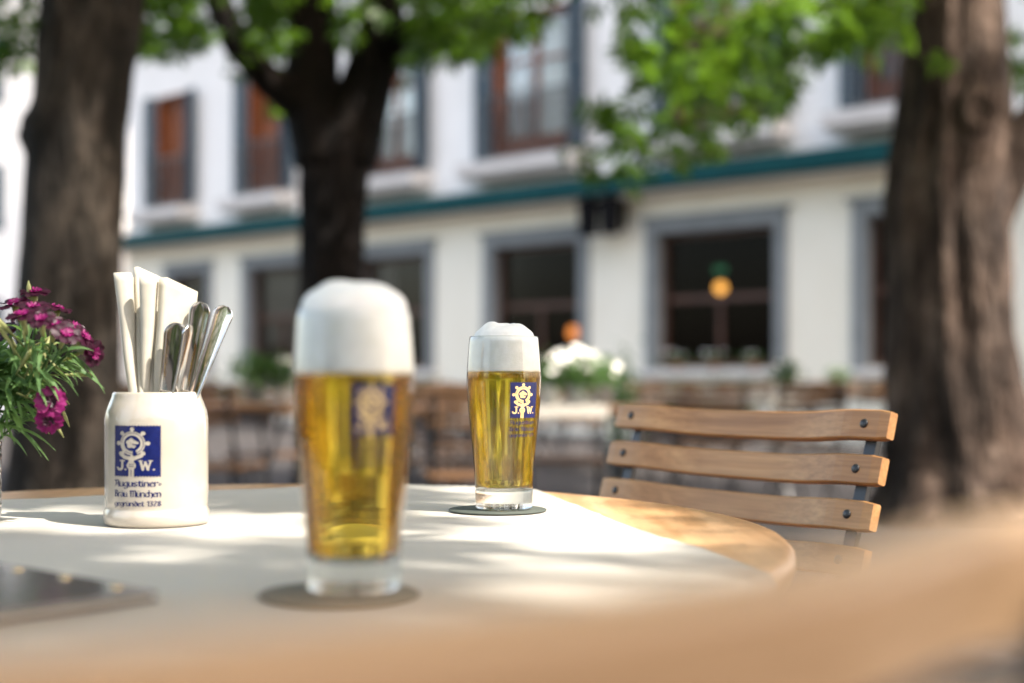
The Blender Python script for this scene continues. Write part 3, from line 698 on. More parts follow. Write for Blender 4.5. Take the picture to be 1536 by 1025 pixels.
# ------------------------------------------------------------------ leaf cloud helpers
def leaf_cloud(pts,sizes,rs,droop=.25,palm=True):
    """palmate leaves: pts (n,3); returns V,Q"""
    n=len(pts)
    th=rs.uniform(0,2*PI,n); tilt=rs.normal(0,.55,n)+.35; d=np.stack([np.cos(th)*np.cos(tilt),np.sin(th)*np.cos(tilt),-np.sin(tilt)],1)
    up=np.stack([rs.normal(0,.35,n),rs.normal(0,.35,n),np.ones(n)],1); s=np.cross(d,up); s/=np.linalg.norm(s,axis=1)[:,None]+1e-9; nn=np.cross(s,d)
    ang=[-80,-42,0,42,80] if palm else [0]; ln=[.68,.9,1,.9,.68] if palm else [1]
    Vs=[]; 
    for a,l in zip(ang,ln):
        a=R(a); dd=d*math.cos(a)+s*math.sin(a); ss=-d*math.sin(a)+s*math.cos(a); L=(sizes*l)[:,None]
        b=pts+dd*L*.04; m=pts+dd*L*.62-nn*L*droop*.35; w=L*(.17 if palm else .3); tip=pts+dd*L-nn*L*droop
        Vs.append(np.stack([b,m-ss*w+nn*L*.04,tip,m+ss*w+nn*L*.04],1))
    V=np.concatenate(Vs,0).reshape(-1,3); Q=np.arange(len(V)).reshape(-1,4); return V,Q
SUNAZ=31; SUNEL=53
SUN=Vector((math.cos(R(SUNEL))*math.cos(R(SUNAZ)),-math.cos(R(SUNEL))*math.sin(R(SUNAZ)),math.sin(R(SUNEL))))
# openings in the canopy: sun flecks wanted on the table (pixel of the photo on the table plane -> metres, radius)
LIT=[(T(700,905),.042),(T(950,888),.042),(T(1120,868),.042),(T(850,820),.026),(T(640,845),.028),(T(1050,800),.07),(T(380,770),.035),(T(240,830),.028),(T(120,752),.035),(T(470,800),.035),(T(760,800),.025),
(T(756,770),.10),(T(700,740),.10),(T(850,760),.08),(T(930,780),.07),(T(756,760,TT+.17),.06),(T(531,850,TT+.18),.03),(T(340,800),.03),
(P(262,690,1.30),.04),(P(250,480,1.30),.06),(P(330,520,1.30),.05),(P(80,500,1.27),.06),(P(76,605,1.27),.04),(P(1330,640,1.55),.06),(P(1150,640,1.7),.03),
(P(1440,800,.38),.045),(P(1420,720,8.2),.25),(P(860,600,6.8),.5),(P(1000,590,9.3),.35),(P(1130,590,9.4),.35),(P(330,600,7.4),.25),*[(Vector(((px-CX)/F*d,d,0)),rr) for px,d,rr in ((330,9,.2),(360,8.2,.15),(400,10,.3),(300,11,.25),(430,8.6,.2),(640,9.2,.2),(670,10.5,.3),(700,8.8,.15),(850,9,.25),(880,10.2,.2),(900,8.4,.15),(930,11.5,.35),(1010,8.8,.2),(1080,9.8,.25),(1150,8.2,.2),(1200,10.5,.3),(1240,9.2,.25),(1320,9.6,.3))],(P(118,240,6.25),.22),(P(120,185,6.25),.14),(P(1500,330,8.3),.45),(P(1500,560,8.3),.45),(P(1350,810,7.8),.6)]
LITFAR=[(P(270,60,8.6),.55),(P(390,90,8.4),.4),(P(610,70,8.3),.5),(P(730,50,7.8),.45),(P(1050,90,7.6),.5),(P(940,200,7.2),.3),(P(-10,70,6.9),.4),(P(1250,60,7.8),.35)]
def sunmask(pts,extra):
    keep=np.ones(len(pts),bool); S_=np.array(SUN)
    for p,r in LIT:
        r=r*.72 if r>.06 else r*.3 if abs(p[2]-TT)<.01 else r
        q=np.array(p); v=pts-q; t=v@S_; dd=np.linalg.norm(v-t[:,None]*S_,axis=1)
        keep&=~((dd<r+extra)&(t>.2))
    for p,r in LITFAR:
        q=np.array(p); v=pts-q; t=v@S_; dd=np.linalg.norm(v-t[:,None]*S_,axis=1); keep&=~((dd<r)&(t>.55))
    return keep
MX=[-200,0,60,210,235,330,360,440,560,640,700,760,830,850,870,930,960,1060,1120,1180,1195,1290,1345,1490,1536,1800]
MY=[120,118,100,90,92,88,150,205,235,95,105,78,40,5,10,80,165,190,215,185,95,70,105,150,150,200]
def viewmask(pts,rs):
    d=pts[:,1]; ok=d>.4; px=np.where(ok,pts[:,0]/np.maximum(d,.4)*F+CX,-9999); py=np.where(ok,HZ-(pts[:,2]-CH)/np.maximum(d,.4)*F,-9999)
    inframe=ok&(px>-60)&(px<1600)&(py>-60)
    for pl,wd in ((((1434,-80),(1430,330)),64),(((500,300),(485,160),(466,60),(458,-60)),46),(((515,250),(548,150),(570,60),(588,-60)),42),(((465,185),(440,150),(392,118),(350,70),(320,-30)),32)):
        for a,b in zip(pl[:-1],pl[1:]): 
            c_=seg_d(px,py,a,b)<wd; inframe=inframe|False; cullf=c_&(d<(8.7 if a[0]>1000 else 9.5))&ok&(rs.rand(len(pts))<.9)
            py=np.where(cullf,5000,py)
    lim=np.interp(px,MX,MY)+rs.normal(0,9,len(pts))-14
    return ~(inframe&(py>lim))
def trunk_mesh(path,rad,seed,n=72,m=110,amp=.035,knobs=(),ridge=0):
    pts=[Vector(p) for p in path]; vs=[];fs=[]
    zs=[p.z for p in pts]
    for i in range(m+1):
        z=zs[0]+(zs[-1]-zs[0])*i/m
        cx=float(np.interp(z,zs,[p.x for p in pts])); cy=float(np.interp(z,zs,[p.y for p in pts])); r=float(np.interp(z,zs,rad))
        for k in range(n):
            a=2*PI*k/n; x,y=math.cos(a),math.sin(a)
            rr=r*(1+amp*3*mnoise.noise(Vector((x*1.3+seed,y*1.3,z*.8)))+amp*1.8*mnoise.noise(Vector((x*4+seed,y*4,z*2.2)))+amp*1.0*mnoise.noise(Vector((x*9+seed,y*9,z*5))))
            if ridge:
                ph=2.2*mnoise.noise(Vector((x*1.5,y*1.5,z*.35+seed))); sv=math.sin(a*6+ph*2+z*.25); rr+=r*ridge*(abs(sv)**.6*(1 if sv>0 else -1))*(.55+.45*mnoise.noise(Vector((x*3,y*3,z*1.2))))
            rr+=r*.28*math.exp(-max(0,z)/.22)*(.6+.5*math.sin(a*5+seed))
            for (ka,kz,kr,kh) in knobs:
                da=(a-ka+PI)%(2*PI)-PI; q=math.hypot(da*r,z-kz)/kr
                if q<1: rr+=kh*(1-q*q)**2*(1.0 if q>.35 or kh<.05 else .7)
            vs.append((cx+x*rr,cy+y*rr,z))
    for i in range(m):
        for k in range(n): k2=(k+1)%n; fs.append((i*n+k,i*n+k2,(i+1)*n+k2,(i+1)*n+k))
    return MB().add(vs,fs)
def limb(pts,r0,r1,seed=0):
    P_=[Vector(p) for p in pts]; out=[]; n=len(P_)
    for i in range(n-1):
        for k in range(5):
            t=k/5; q=P_[i].lerp(P_[i+1],t); q+=Vector((mnoise.noise(q*1.7+Vector((seed,0,0))),mnoise.noise(q*1.7+Vector((0,seed,5))),0))*.05; out.append(q)
    out.append(P_[-1]); m=len(out); return MB().tube(out,[r0+(r1-r0)*(i/(m-1))**.8 for i in range(m)],12)
TG='chestnut trees of the beer garden'
def tree(label,path,rad,seed,bark,crown_c,crown_r,nleaf,size,limbs,clumps=(),knobs=(),extra=None,sunx=.07,leafmin=0):
    rs=np.random.RandomState(seed)
    base=Vector(path[0]); t=thing('chestnut_tree',label,'tree',(base.x,base.y,0),0,TG); off=np.array([base.x,base.y,0])
    loc=[Vector(p)-Vector((base.x,base.y,0)) for p in path]
    trunk_mesh(loc,rad,seed,knobs=knobs,ridge=.075 if seed==14 else .02).build('trunk',bark,t,True)
    for (pts,r0,r1) in limbs:
        limb([Vector(p)-Vector((base.x,base.y,0)) for p in pts],r0,r1,seed).build('limb',bark,t,True)
    # crown in clumps
    nc=max(8,nleaf//50); cc=rs.normal(0,1,(nc,3)); cc/=np.linalg.norm(cc,axis=1)[:,None]; cc*=rs.uniform(.35,1,(nc,1))**.6
    cc=cc*np.array(crown_r)+np.array(crown_c); idx=rs.randint(0,nc,nleaf); p=cc[idx]+rs.normal(0,1,(nleaf,3))*np.array([.42,.42,.26])
    p=p[p[:,2]>2.3]; p=p[viewmask(p,rs)]
    sz=rs.uniform(.7,1.2,len(p))*size
    for (px,py,d,rx,ry,n,s) in clumps:
        n=int(n*(.62 if px<800 else .45))
        c=np.array(P(px,py,d)); q=rs.normal(0,1,(n,3))*np.array([rx/F*d*.5,.5,ry/F*d*.5])+c; q=q[viewmask(q,rs)|(rs.rand(len(q))<.0)]
        p=np.concatenate([p,q]); sz=np.concatenate([sz,rs.uniform(.7,1.2,len(q))*s])
    if extra is not None: q,s=extra(rs); p=np.concatenate([p,q]); sz=np.concatenate([sz,s])
    k=sunmask(p,sunx); p=p[k]; sz=sz[k]
    V,Q=leaf_cloud(p-off,sz,rs); npmesh('crown',V,Q,'leaf',t)
    return t
# left tree
def W(px,py,d): return tuple(P(px,py,d))
dl=6.5; zt=5.2
lp=[W(92,857,dl)]+[W(a,b,dl) for a,b in ((96,700),(104,400),(112,200),(124,100),(138,0),(160,-300),(190,-700))]
lp[0]=(lp[0][0],dl,0.0)
rr=lambda w,d: w/2/F*d
tree('thick chestnut trunk on the left behind the stein',lp,[rr(175,dl),rr(165,dl),rr(146,dl),rr(144,dl),rr(142,dl),rr(150,dl),rr(130,dl),rr(100,dl)],3,'bark',(-2.2,6.3,5.6),(3.6,3.6,2.2),8000,.18,
 [([W(160,-300,dl),(-2.6,5.6,4.6),(-3.6,4.6,5.6)],.16,.04),([W(175,-450,dl),(-1.2,6.9,5.2),(-.2,7.3,6.2)],.15,.04),([W(150,-250,dl),(-2.8,7.4,4.4),(-3.7,8.6,5.2)],.13,.04)],
 clumps=[(-10,60,6.8,130,90,160,.13),(-60,90,7.4,160,80,160,.13),(20,30,8.2,90,70,60,.12)],knobs=[(PI,CH+(567-195)/F*dl,.14,.06),(-PI*.62,CH+(567-195)/F*dl,.12,.03)])
# centre tree
dc=9.0
cp=[(P(500,780,dc).x,dc,0)]+[W(a,b,dc) for a,b in ((499,600),(498,450),(499,330),(503,250),(505,190))]
tree('dark forked chestnut tree in the middle, rising behind the left beer glass',cp,[rr(120,dc),rr(106,dc),rr(98,dc),rr(96,dc),rr(104,dc),rr(112,dc)],9,'barkd',(-1.1,8.6,5.6),(3.5,3.4,2.0),8500,.18,
 [([W(492,240,dc),W(470,140,dc),W(468,40,dc),W(462,-120,dc),W(440,-420,dc+.3)],.22,.11),
  ([W(515,240,dc),W(545,150,dc),W(568,60,dc),W(590,-60,dc),W(640,-300,dc-.3)],.21,.11),
  ([W(470,190,dc),W(440,150,dc-.1),W(395,118,dc-.2),W(352,70,dc-.3),W(325,0,dc-.3),W(300,-120,dc-.4)],.12,.08),
  ([W(470,60,dc),W(430,20,dc-.1),W(400,-60,dc-.2)],.09,.04),([W(560,90,dc),W(620,40,dc-.3),W(700,20,dc-.6),W(790,-30,dc-1)],.09,.03)],
 clumps=[(290,45,8.6,150,60,420,.13),(380,60,8.4,120,70,220,.13),(240,30,9,80,60,160,.13),(640,30,8.3,160,70,420,.13),(740,15,7.8,140,50,260,.13),(450,20,8.2,160,50,260,.13),(680,75,8,120,40,160,.12),(575,215,9.5,40,50,60,.12),(445,190,9.6,60,70,40,.12),(520,60,8.4,140,60,200,.13)])
# right tree
dr=8.6
rp=[(P(1448,785,dr).x,dr,0)]+[W(a,b,dr) for a,b in ((1440,700),(1428,500),(1424,300),(1432,150),(1434,0),(1436,-300),(1445,-600))]
tree('big brown chestnut trunk at the right edge with a round knot hole',rp,[rr(250,dr),rr(215,dr),rr(186,dr),rr(178,dr),rr(168,dr),rr(140,dr),rr(130,dr),rr(100,dr)],14,'barkr',(2.6,8.3,5.7),(4.0,3.8,2.0),10000,.18,
 [([W(1470,330,dr),W(1515,230,dr-.1),W(1580,150,dr-.2),W(1700,20,dr-.3),W(1850,-150,dr-.5)],.20,.09),([W(1440,-200,dr),W(1300,-90,dr-.3),W(1190,-10,dr-.6),W(1060,60,dr-.9),W(960,120,dr-1)],.12,.012),([W(1440,-320,dr),(1.2,7.2,4.9),(.4,6.2,5.6)],.12,.04),([W(1440,-350,dr),(3.4,9.6,5.2),(4.0,10.4,6)],.12,.04)],
 clumps=[(1060,60,7.6,190,120,200,.18),(1150,110,7.8,140,110,130,.18),(1000,50,7.3,110,90,80,.17),(1250,40,7.8,160,60,300,.17),(1300,60,7.6,120,60,200,.17),(1110,150,7.5,120,60,60,.17),(1530,70,8.9,60,80,200,.14),(1540,110,9.2,60,60,120,.14)],
 knobs=[(-PI*.42,CH+(567-165)/F*dr,.15,.05)],
 extra=lambda rs:(lambda q:(q,rs.uniform(.7,1.15,len(q))*.13))(np.concatenate([np.array(P(px,py,7.2))+rs.normal(0,1,(n,3))*np.array([r/F*7.2,.15,r*.7/F*7.2]) for px,py,r,n in ((905,180,26,16),(925,205,28,18),(890,235,24,14),(960,75,22,12),(1000,210,26,16),(1010,240,22,10),(940,265,18,9),(960,190,26,12),(1045,215,22,10),(985,110,28,16),(1060,190,22,10),(905,5,12,3))])))
kc=P(1466,165,dr-.36); kt=[o for o in bpy.data.objects if o.name.startswith('chestnut_tree')][-1]; kb=Vector((kt.location.x,kt.location.y,0))
mb=MB(); vs=[];fs=[]; kn=28; ring=[(.001,.02),(.030,.025),(.045,.01),(.055,-.03),(.075,-.055),(.10,-.05),(.125,-.02),(.15,.04)]
for i in range(kn):
    a=2*PI*i/kn
    for rr_,dy in ring: vs.append(kc-kb+Vector((math.cos(a)*rr_*.85,dy,math.sin(a)*rr_*1.15)))
for i in range(kn):
    for q in range(len(ring)-1): j=(i+1)%kn; fs.append((i*8+q,i*8+q+1,j*8+q+1,j*8+q))
mb.add(vs,fs).build('knot','barkr',kt,True)
# the tree beside the table that throws the dappled shade
def shade(rs):
    # loose leaves added along the sun rays to shade table and near chair
    h=rs.uniform(2.6,4.6,3600); q=np.stack([rs.uniform(-1.15,.75,3600),rs.uniform(.1,2.3,3600),np.zeros(3600)+TT],1)+np.array(SUN)[None,:]*(h/SUN.z)[:,None]
    h2=rs.uniform(2.4,4.2,900); q2=np.stack([rs.uniform(-.45,.75,900),rs.uniform(.05,.62,900),np.zeros(900)+.82],1)+np.array(SUN)[None,:]*(h2/SUN.z)[:,None]
    q=np.concatenate([q,q2])
    return q,rs.uniform(.7,1.15,4500)*.13
tree('chestnut tree standing beside the table, its crown shading it',[(4.6,-1.4,0),(4.6,-1.4,1),(4.5,-1.3,2.5),(4.3,-1.2,4.5)],[.34,.28,.25,.2],21,'bark',(2.9,-.4,5.7),(3.4,4.2,1.7),6500,.19,
 [([(4.4,-1.25,3.2),(3.6,-.4,4.2),(2.6,.6,4.9),(1.4,1.4,5.2)],.14,.03),([(4.4,-1.25,3.0),(5.2,-2.2,4.4)],.13,.05),([(4.3,-1.2,4.0),(3.6,-2.2,5.2)],.12,.04)],extra=shade)
tree('added unseen chestnut tree behind the viewpoint, its crown closing the sky over the table',[(-3.6,-2.4,0),(-3.6,-2.4,1),(-3.5,-2.3,2.5),(-3.3,-2.2,4.5)],[.34,.28,.25,.2],33,'bark',(-2.2,-.9,5.9),(3.8,3.8,1.3),4200,.21,
 [([(-3.4,-2.25,3.4),(-2.2,-1.0,4.9),(-1.0,.6,5.4)],.14,.03),([(-3.4,-2.25,3.2),(-4.6,-3,5)],.12,.04)],sunx=.10)  # unseen tree added to cut the skylight over the table
# ------------------------------------------------------------------ building
P0=Vector((5.0,18.5,0)); WD=Vector((.7338,-.6794,0)); RZB=math.atan2(WD.y,WD.x)
def sx(px):
    b=(px-CX)/F # find s so that (P0+s*WD) has x/y=b
    return (b*P0.y-P0.x)/(WD.x-b*WD.y)
B=thing('inn_building','white inn with teal band, blue shutters and stone framed windows','building',P0,RZB)
def walls(x0,x1,z0,z1,holes,y0,y1,name,m):
    xs=sorted({x0,x1,*[h[0] for h in holes],*[h[1] for h in holes]}); zs=sorted({z0,z1,*[h[2] for h in holes],*[h[3] for h in holes]})
    xs=[x for x in xs if x0<=x<=x1]; zs=[z for z in zs if z0<=z<=z1]
    inside=lambda i,j: 0<=i<len(xs)-1 and 0<=j<len(zs)-1 and not any(h[0]<=xs[i]+1e-6 and xs[i+1]<=h[1]+1e-6 and h[2]<=zs[j]+1e-6 and zs[j+1]<=h[3]+1e-6 for h in holes)
    mb=MB()
    for i in range(len(xs)-1):
        for j in range(len(zs)-1):
            if not inside(i,j): continue
            a,b,c,d=xs[i],xs[i+1],zs[j],zs[j+1]
            mb.add([(a,y0,c),(b,y0,c),(b,y0,d),(a,y0,d)],[(0,1,2,3)]); mb.add([(a,y1,c),(b,y1,c),(b,y1,d),(a,y1,d)],[(3,2,1,0)])
            if not inside(i-1,j): mb.add([(a,y0,c),(a,y0,d),(a,y1,d),(a,y1,c)],[(0,1,2,3)])
            if not inside(i+1,j): mb.add([(b,y0,c),(b,y0,d),(b,y1,d),(b,y1,c)],[(3,2,1,0)])
            if not inside(i,j-1): mb.add([(a,y0,c),(b,y0,c),(b,y1,c),(a,y1,c)],[(3,2,1,0)])
            if not inside(i,j+1): mb.add([(a,y0,d),(b,y0,d),(b,y1,d),(a,y1,d)],[(0,1,2,3)])
    return mb.build(name,m,B)
GZ0,GZ1=CH+.14,CH+2.16
gw=[(sx(984),sx(1165)),(sx(738),sx(871)),(sx(540),sx(642)),(sx(372),sx(462)),(sx(255),sx(312)),(sx(1298),sx(1470)),(sx(1600),sx(1760))]
UZ0,UZ1=CH+3.56,CH+5.92
uw=[(sx(1012),sx(1150)),(sx(741),sx(853)),(sx(552),sx(624)),(sx(373),sx(424)),(sx(236),sx(281)),(sx(1300),sx(1440))]
XL,XR=sx(190),sx(1800); ZM=CH+2.86
walls(XL,XR,0,ZM,[(a,b,GZ0,GZ1) for a,b in gw],0,.38,'ground_floor_wall','cream')
walls(XL,XR,ZM,CH+8.6,[(a,b,UZ0,UZ1) for a,b in uw],0.02,.38,'upper_wall','plaster')
MB().box(XL-.02,XL+.36,.39,9,0,CH+8.6).build('side_wall','plaster',B)
MB().box(XR-.3,XR,.39,9,0,CH+8.6).build('side_wall','plaster',B)
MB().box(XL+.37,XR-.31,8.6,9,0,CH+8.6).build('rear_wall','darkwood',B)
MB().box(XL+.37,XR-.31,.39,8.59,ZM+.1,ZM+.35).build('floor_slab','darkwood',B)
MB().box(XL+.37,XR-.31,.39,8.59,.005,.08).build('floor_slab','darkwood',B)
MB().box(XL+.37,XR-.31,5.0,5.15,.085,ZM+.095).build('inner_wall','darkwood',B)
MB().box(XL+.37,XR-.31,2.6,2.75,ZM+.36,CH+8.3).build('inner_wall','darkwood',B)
mb=MB(); a,b=XL-.7,XR+.7; zz=CH+8.6
mb.add([(a,-.8,zz),(b,-.8,zz),(b,9.6,zz),(a,9.6,zz),(a+4,4.4,zz+3.4),(b-4,4.4,zz+3.4)],[(3,2,1,0),(0,1,5,4),(1,2,5),(2,3,4,5),(3,0,4)]); mb.build('roof','roof',B)
# teal band
o=MB().box(XL-.25,XR+.2,-.52,-.003,CH+2.75,CH+3.02).build('teal_band','teal',B,False,.02)
MB().box(XL-.1,XR,-.30,-.004,CH+2.68,CH+2.747).build('band_soffit','plaster',B)
def box(x0,x1,y0,y1,z0,z1): return MB().box(x0,x1,y0,y1,z0,z1)
for i,(a,b) in enumerate(gw):
    w=box(a-.18,a-.002,-.05,-.002,GZ0-.02,GZ1+.001); w.box(b+.002,b+.18,-.05,-.002,GZ0-.02,GZ1+.001); w.box(a-.18,b+.18,-.05,-.002,GZ1+.003,GZ1+.18); w.box(a+.001,a+.025,-.04,.137,GZ0+.003,GZ1-.003); w.box(b-.025,b-.001,-.04,.137,GZ0+.003,GZ1-.003); w.box(a+.03,b-.03,-.04,.137,GZ1-.025,GZ1-.001)
    w.box(a-.26,b+.26,-.10,-.002,GZ1+.182,GZ1+.23)
    w=w.build('window','stone',B)
    box(a-.26,b+.26,-.16,-.002,GZ0-.13,GZ0-.022).build('sill','slab',w)
    f=box(a+.002,a+.10,.14,.22,GZ0+.002,GZ1-.002); f.box(b-.10,b-.002,.14,.22,GZ0+.002,GZ1-.002); f.box(a+.102,b-.102,.14,.22,GZ1-.10,GZ1-.002); f.box(a+.102,b-.102,.14,.22,GZ0+.002,GZ0+.10)
    zt_=GZ0+1.02; f.box(a+.102,b-.102,.145,.215,zt_-.045,zt_+.045); f.box((a+b)/2-.035,(a+b)/2+.035,.147,.213,GZ0+.102,zt_-.047)
    f.build('frame','framewood',w)
    box(a+.102,b-.102,.178,.184,GZ0+.102,GZ1-.102).build('pane','windowglass',w)
    if i in (3,2,4):
        c=box(a+.12,a+(.35 if i!=3 else .7)*(b-a),.30,.31,GZ0+.5,GZ1-.12); c.build('curtain','curtain',w)
for i,(a,b) in enumerate(uw):
    w=box(a+.002,a+.09,.12,.2,UZ0+.002,UZ1-.002); w.box(b-.09,b-.002,.12,.2,UZ0+.002,UZ1-.002); w.box(a+.092,b-.092,.12,.2,UZ1-.12,UZ1-.002); w.box(a+.092,b-.092,.12,.2,UZ0+.002,UZ0+.35)
    m_=(a+b)/2; (w.box(m_-.04,m_+.04,.122,.198,UZ0+.352,UZ1-.122).box(a+.092,m_-.042,.125,.195,UZ0+1.55,UZ0+1.60).box(m_+.042,b-.092,.125,.195,UZ0+1.55,UZ0+1.60) if i not in (3,4) else None)
    w.box(a+.001,a+.03,-.01,.118,UZ0+.003,UZ1-.003); w.box(b-.03,b-.001,-.01,.118,UZ0+.003,UZ1-.003); w.box(a+.032,b-.032,-.01,.118,UZ1-.03,UZ1-.001)
    w=w.build('french_window','warmwood',B)
    if i in (3,4):   # open leaves, folded inwards
        box(a+.095,a+.62*(b-a),.21,.25,UZ0+.36,UZ1-.13).build('wooden_leaf','warmwood',w)
    else:
        box(a+.092,b-.092,.158,.163,UZ0+.352,UZ1-.122).build('pane','upperglass',w)
        c=MB()
        for (p,q) in ((a+.10+(.36*(b-a) if i!=2 else .1),b-.12),):
            n=26; vs=[];fs=[]
            for k in range(n+1):
                x=p+(q-p)*k/n; vs+=[(x,.235+.02*math.sin(k*1.9),UZ0+.1),(x,.235+.02*math.sin(k*1.9),UZ1-.1)]
            for k in range(n): fs.append((2*k,2*k+2,2*k+3,2*k+1))
            c.add(vs,fs)
        cu=c.build('curtain','curtain',w); so=cu.modifiers.new('s','SOLIDIFY'); so.thickness=.004
        box(a+.10,a+.10+.25*(b-a),.275,.30,UZ0+.36,UZ1-.13).build('wooden_leaf','warmwood',w)
    sw=(b-a)*.30
    for side in (-1,1):
        e=a-.01 if side<0 else b+.01
        an=R(14) if side<0 else R(14)
        if i in (4,3) and side>0: an=R(12)
        if i in (4,3) and side<0: an=R(12)
        mt=Matrix.Translation((e,-.03,0))@Matrix.Rotation(-side*an,4,'Z')
        s_=MB(); wd=.46 if side>0 else .34
        x0,x1=(0,wd) if side>0 else (-wd,0)
        if side>0: s_.box(x0,x0+.05,-.035,0,UZ0+.02,UZ1-.02,mt); s_.box(x1-.05,x1,-.035,0,UZ0+.02,UZ1-.02,mt)
        else: s_.box(x0,x0+.05,-.035,0,UZ0+.02,UZ1-.02,mt); s_.box(x1-.05,x1,-.035,0,UZ0+.02,UZ1-.02,mt)
        for k in range(3): s_.box(x0+.05,x1-.05,-.034,-.001,UZ0+.02+k*1.13,UZ0+.10+k*1.13,mt)
        for k in range(34): 
            z=UZ0+.12+k*.064
            s_.box(x0+.05,x1-.05,-.028,-.008,z,z+.045,mt)
        s_.build('shutter','shutter',w)
    box(a-.42,b+.42,-.50,.015,UZ0-.26,UZ0-.07).box(a-.36,b+.36,-.42,.013,UZ0-.34,UZ0-.262).build('balcony_slab','slab',B)
    r_=MB()
    for zz_ in (UZ0+.02,UZ0+.98): r_.box(a-.12,b+.12,-.155,-.125,zz_,zz_+.045)
    n=int((b-a+.2)/.10)
    for k in range(n+1):
        x=a-.11+(b-a+.22)*k/n; r_.box(x-.011,x+.011,-.150,-.130,UZ0+.046,UZ0+.979)
    r_.build('railing','black',B)
# things on / in the building (kept top-level), given in building local coords
MBW=Matrix.Translation(P0)@Matrix.Rotation(RZB,4,'Z')
def bloc(x,y,z): return MBW@Vector((x,y,z))
def lantern(x,label):
    t=thing('wall_lantern',label,'lantern',bloc(x,-.02,CH+2.40),RZB,'pair of black lanterns on the white pillar')
    MB().box(-.03,.03,-.02,.0,-.1,.25).tube([(0,-.02,.2),(0,-.16,.28),(0,-.28,.2)],.013,8).build('bracket','iron',t)
    MB().lathe([(.001,.24),(.05,.21),(.15,.17),(.155,.15),(.13,.145),(.115,-.14),(.13,-.16),(.05,-.17),(.001,-.18)],6,c=(0,-.30,0)).build('housing','iron',t)
    MB().lathe([(.001,.12),(.05,.12),(.05,-.08),(.001,-.08)],12,c=(0,-.30,0)).build('lamp_glass','windowglass',t)
    t.scale=(1.5,1.2,1.5)
lantern(sx(906),'left black lantern of the pair on the white pillar'); lantern(sx(938),'right black lantern of the pair on the white pillar')
def pendant(px,py,dep,label,mt,r):
    p=P(px,py,dep); t=thing('pendant_lamp',label,'lamp',p); zc=CH+2.95-p.z
    MB().lathe([(.001,-r)]+[(r*math.cos(a),r*math.sin(a)) for a in [R(-70+14*k) for k in range(11)]]+[(.001,r)],24).build('lamp_globe',mt,t,True)
    MB().tube([(0,0,r),(0,0,zc)],.006,6).build('cord','black',t)
pendant(1081,432,23.4,'round lamp glowing yellow behind the large right window','lampglow',.095)
pendant(861,499,25.5,'round orange lamp glowing behind the middle window','lamporange',.115)
ex=thing('emergency_sign','small green lit sign above the yellow lamp in the window','sign',P(1080,405,24.2),RZB)
MB().box(-.11,.11,-.02,.02,-.055,.055).build('sign_face','greenglow',ex,False,.008); MB().box(-.12,.12,.021,.06,-.065,.065).build('housing','black',ex)
# second building on the left
B2=thing('side_building','plain white house with blue shutters at the far left','building',(-15.1,35,0),R(-25))
MB().box(-7.5,4.6,0,8,0,12).build('wall','plaster',B2)
MB().add([(-8,-.6,12.01),(5.1,-.6,12.01),(5.1,8.6,12.01),(-8,8.6,12.01),(-8,4,14.6),(5.1,4,14.6)],[(3,2,1,0),(0,1,5,4),(1,2,5),(2,3,4,5),(3,0,4)]).build('roof','roof',B2)
for x in (-5.6,-2.9,-.2,2.4):
    for z in (1.2,4.4,7.4):
        w=box(x-.5,x+.5,-.03,-.002,z,z+1.5).build('window','brownwood',B2); box(x-.42,x+.42,-.045,-.032,z+.08,z+1.42).build('pane','windowglass',w)
        for s_ in (-1,1): box(x+s_*.78-.27,x+s_*.78+.27,-.05,-.003,z-.02,z+1.52).build('shutter','shutter',w)
        box(x-.6,x+.6,-.12,-.003,z-.12,z-.035).build('sill','slab',w)
# ------------------------------------------------------------------ potted plants
def pot_plant(loc,label,h,r,pot,nl,flowers=0,seed=0,name='potted_plant',group='potted plants around the beer garden',leaf=.045,rp=None):
    rs=np.random.RandomState(seed+50); t=thing(name,label,'plant',loc,0,group); rp=rp or .055; ph=rp*1.7
    MB().lathe([(.001,.0),(rp*.7,.0),(rp*.95,ph*.9),(rp*1.05,ph*.92),(rp*1.05,ph),(rp*.9,ph),(rp*.85,ph*.9),(.001,ph*.88)],28).build('pot',pot,t,True)
    q=rs.normal(0,.48,(nl,3)); q*=np.array([r,r,(h-ph)*.5]); q[:,2]+=ph+(h-ph)*.5; q[:,2]=np.maximum(q[:,2],ph*.9)
    V,Q=leaf_cloud(q,rs.uniform(.6,1.2,nl)*leaf,rs,palm=False); npmesh('foliage',V,Q,'potleaf',t)
    mb=MB()
    for k in range(7): mb.tube([(0,0,ph*.85),(rs.normal(0,r*.2),rs.normal(0,r*.2),ph+(h-ph)*.4),(rs.normal(0,r*.5),rs.normal(0,r*.5),h*.92)],[.004,.003,.002],5)
    mb.build('stem','potleaf',t,True)
    if flowers:
        mb=MB()
        for k in range(flowers):
            a=rs.uniform(0,2*PI); rr_=r*rs.uniform(.1,.95); c=Vector((rr_*math.cos(a),rr_*math.sin(a),ph+(h-ph)*rs.uniform(.35,1.02)))
            nrm=Vector((rs.normal(0,.5),-.6+rs.normal(0,.4),.7)).normalized(); aa=nrm.cross(Vector((.3,.2,.9))).normalized(); bb=nrm.cross(aa)
            for j in range(5):
                an=2*PI*j/5; o=aa*math.cos(an)+bb*math.sin(an); petal(mb,c,nrm,o,nrm.cross(o),.020,.012,.3)
        mb.build('blossom','whitepetal',t,True)
    return t
pot_plant((P(866,560,6.8).x,6.85,.7525),'white flowering plant in a pot, beside the far beer glass',.27,.13,'stone',420,46,1)
pot_plant((P(905,560,7.0).x,7.05,.7525),'small green plant with few white blossoms, just left of the chair',.22,.10,'stone',260,10,2)
pot_plant((P(828,560,6.9).x,7.1,.7525),'low leafy pot plant directly right of the far beer glass',.24,.10,'whitepot',300,12,3)
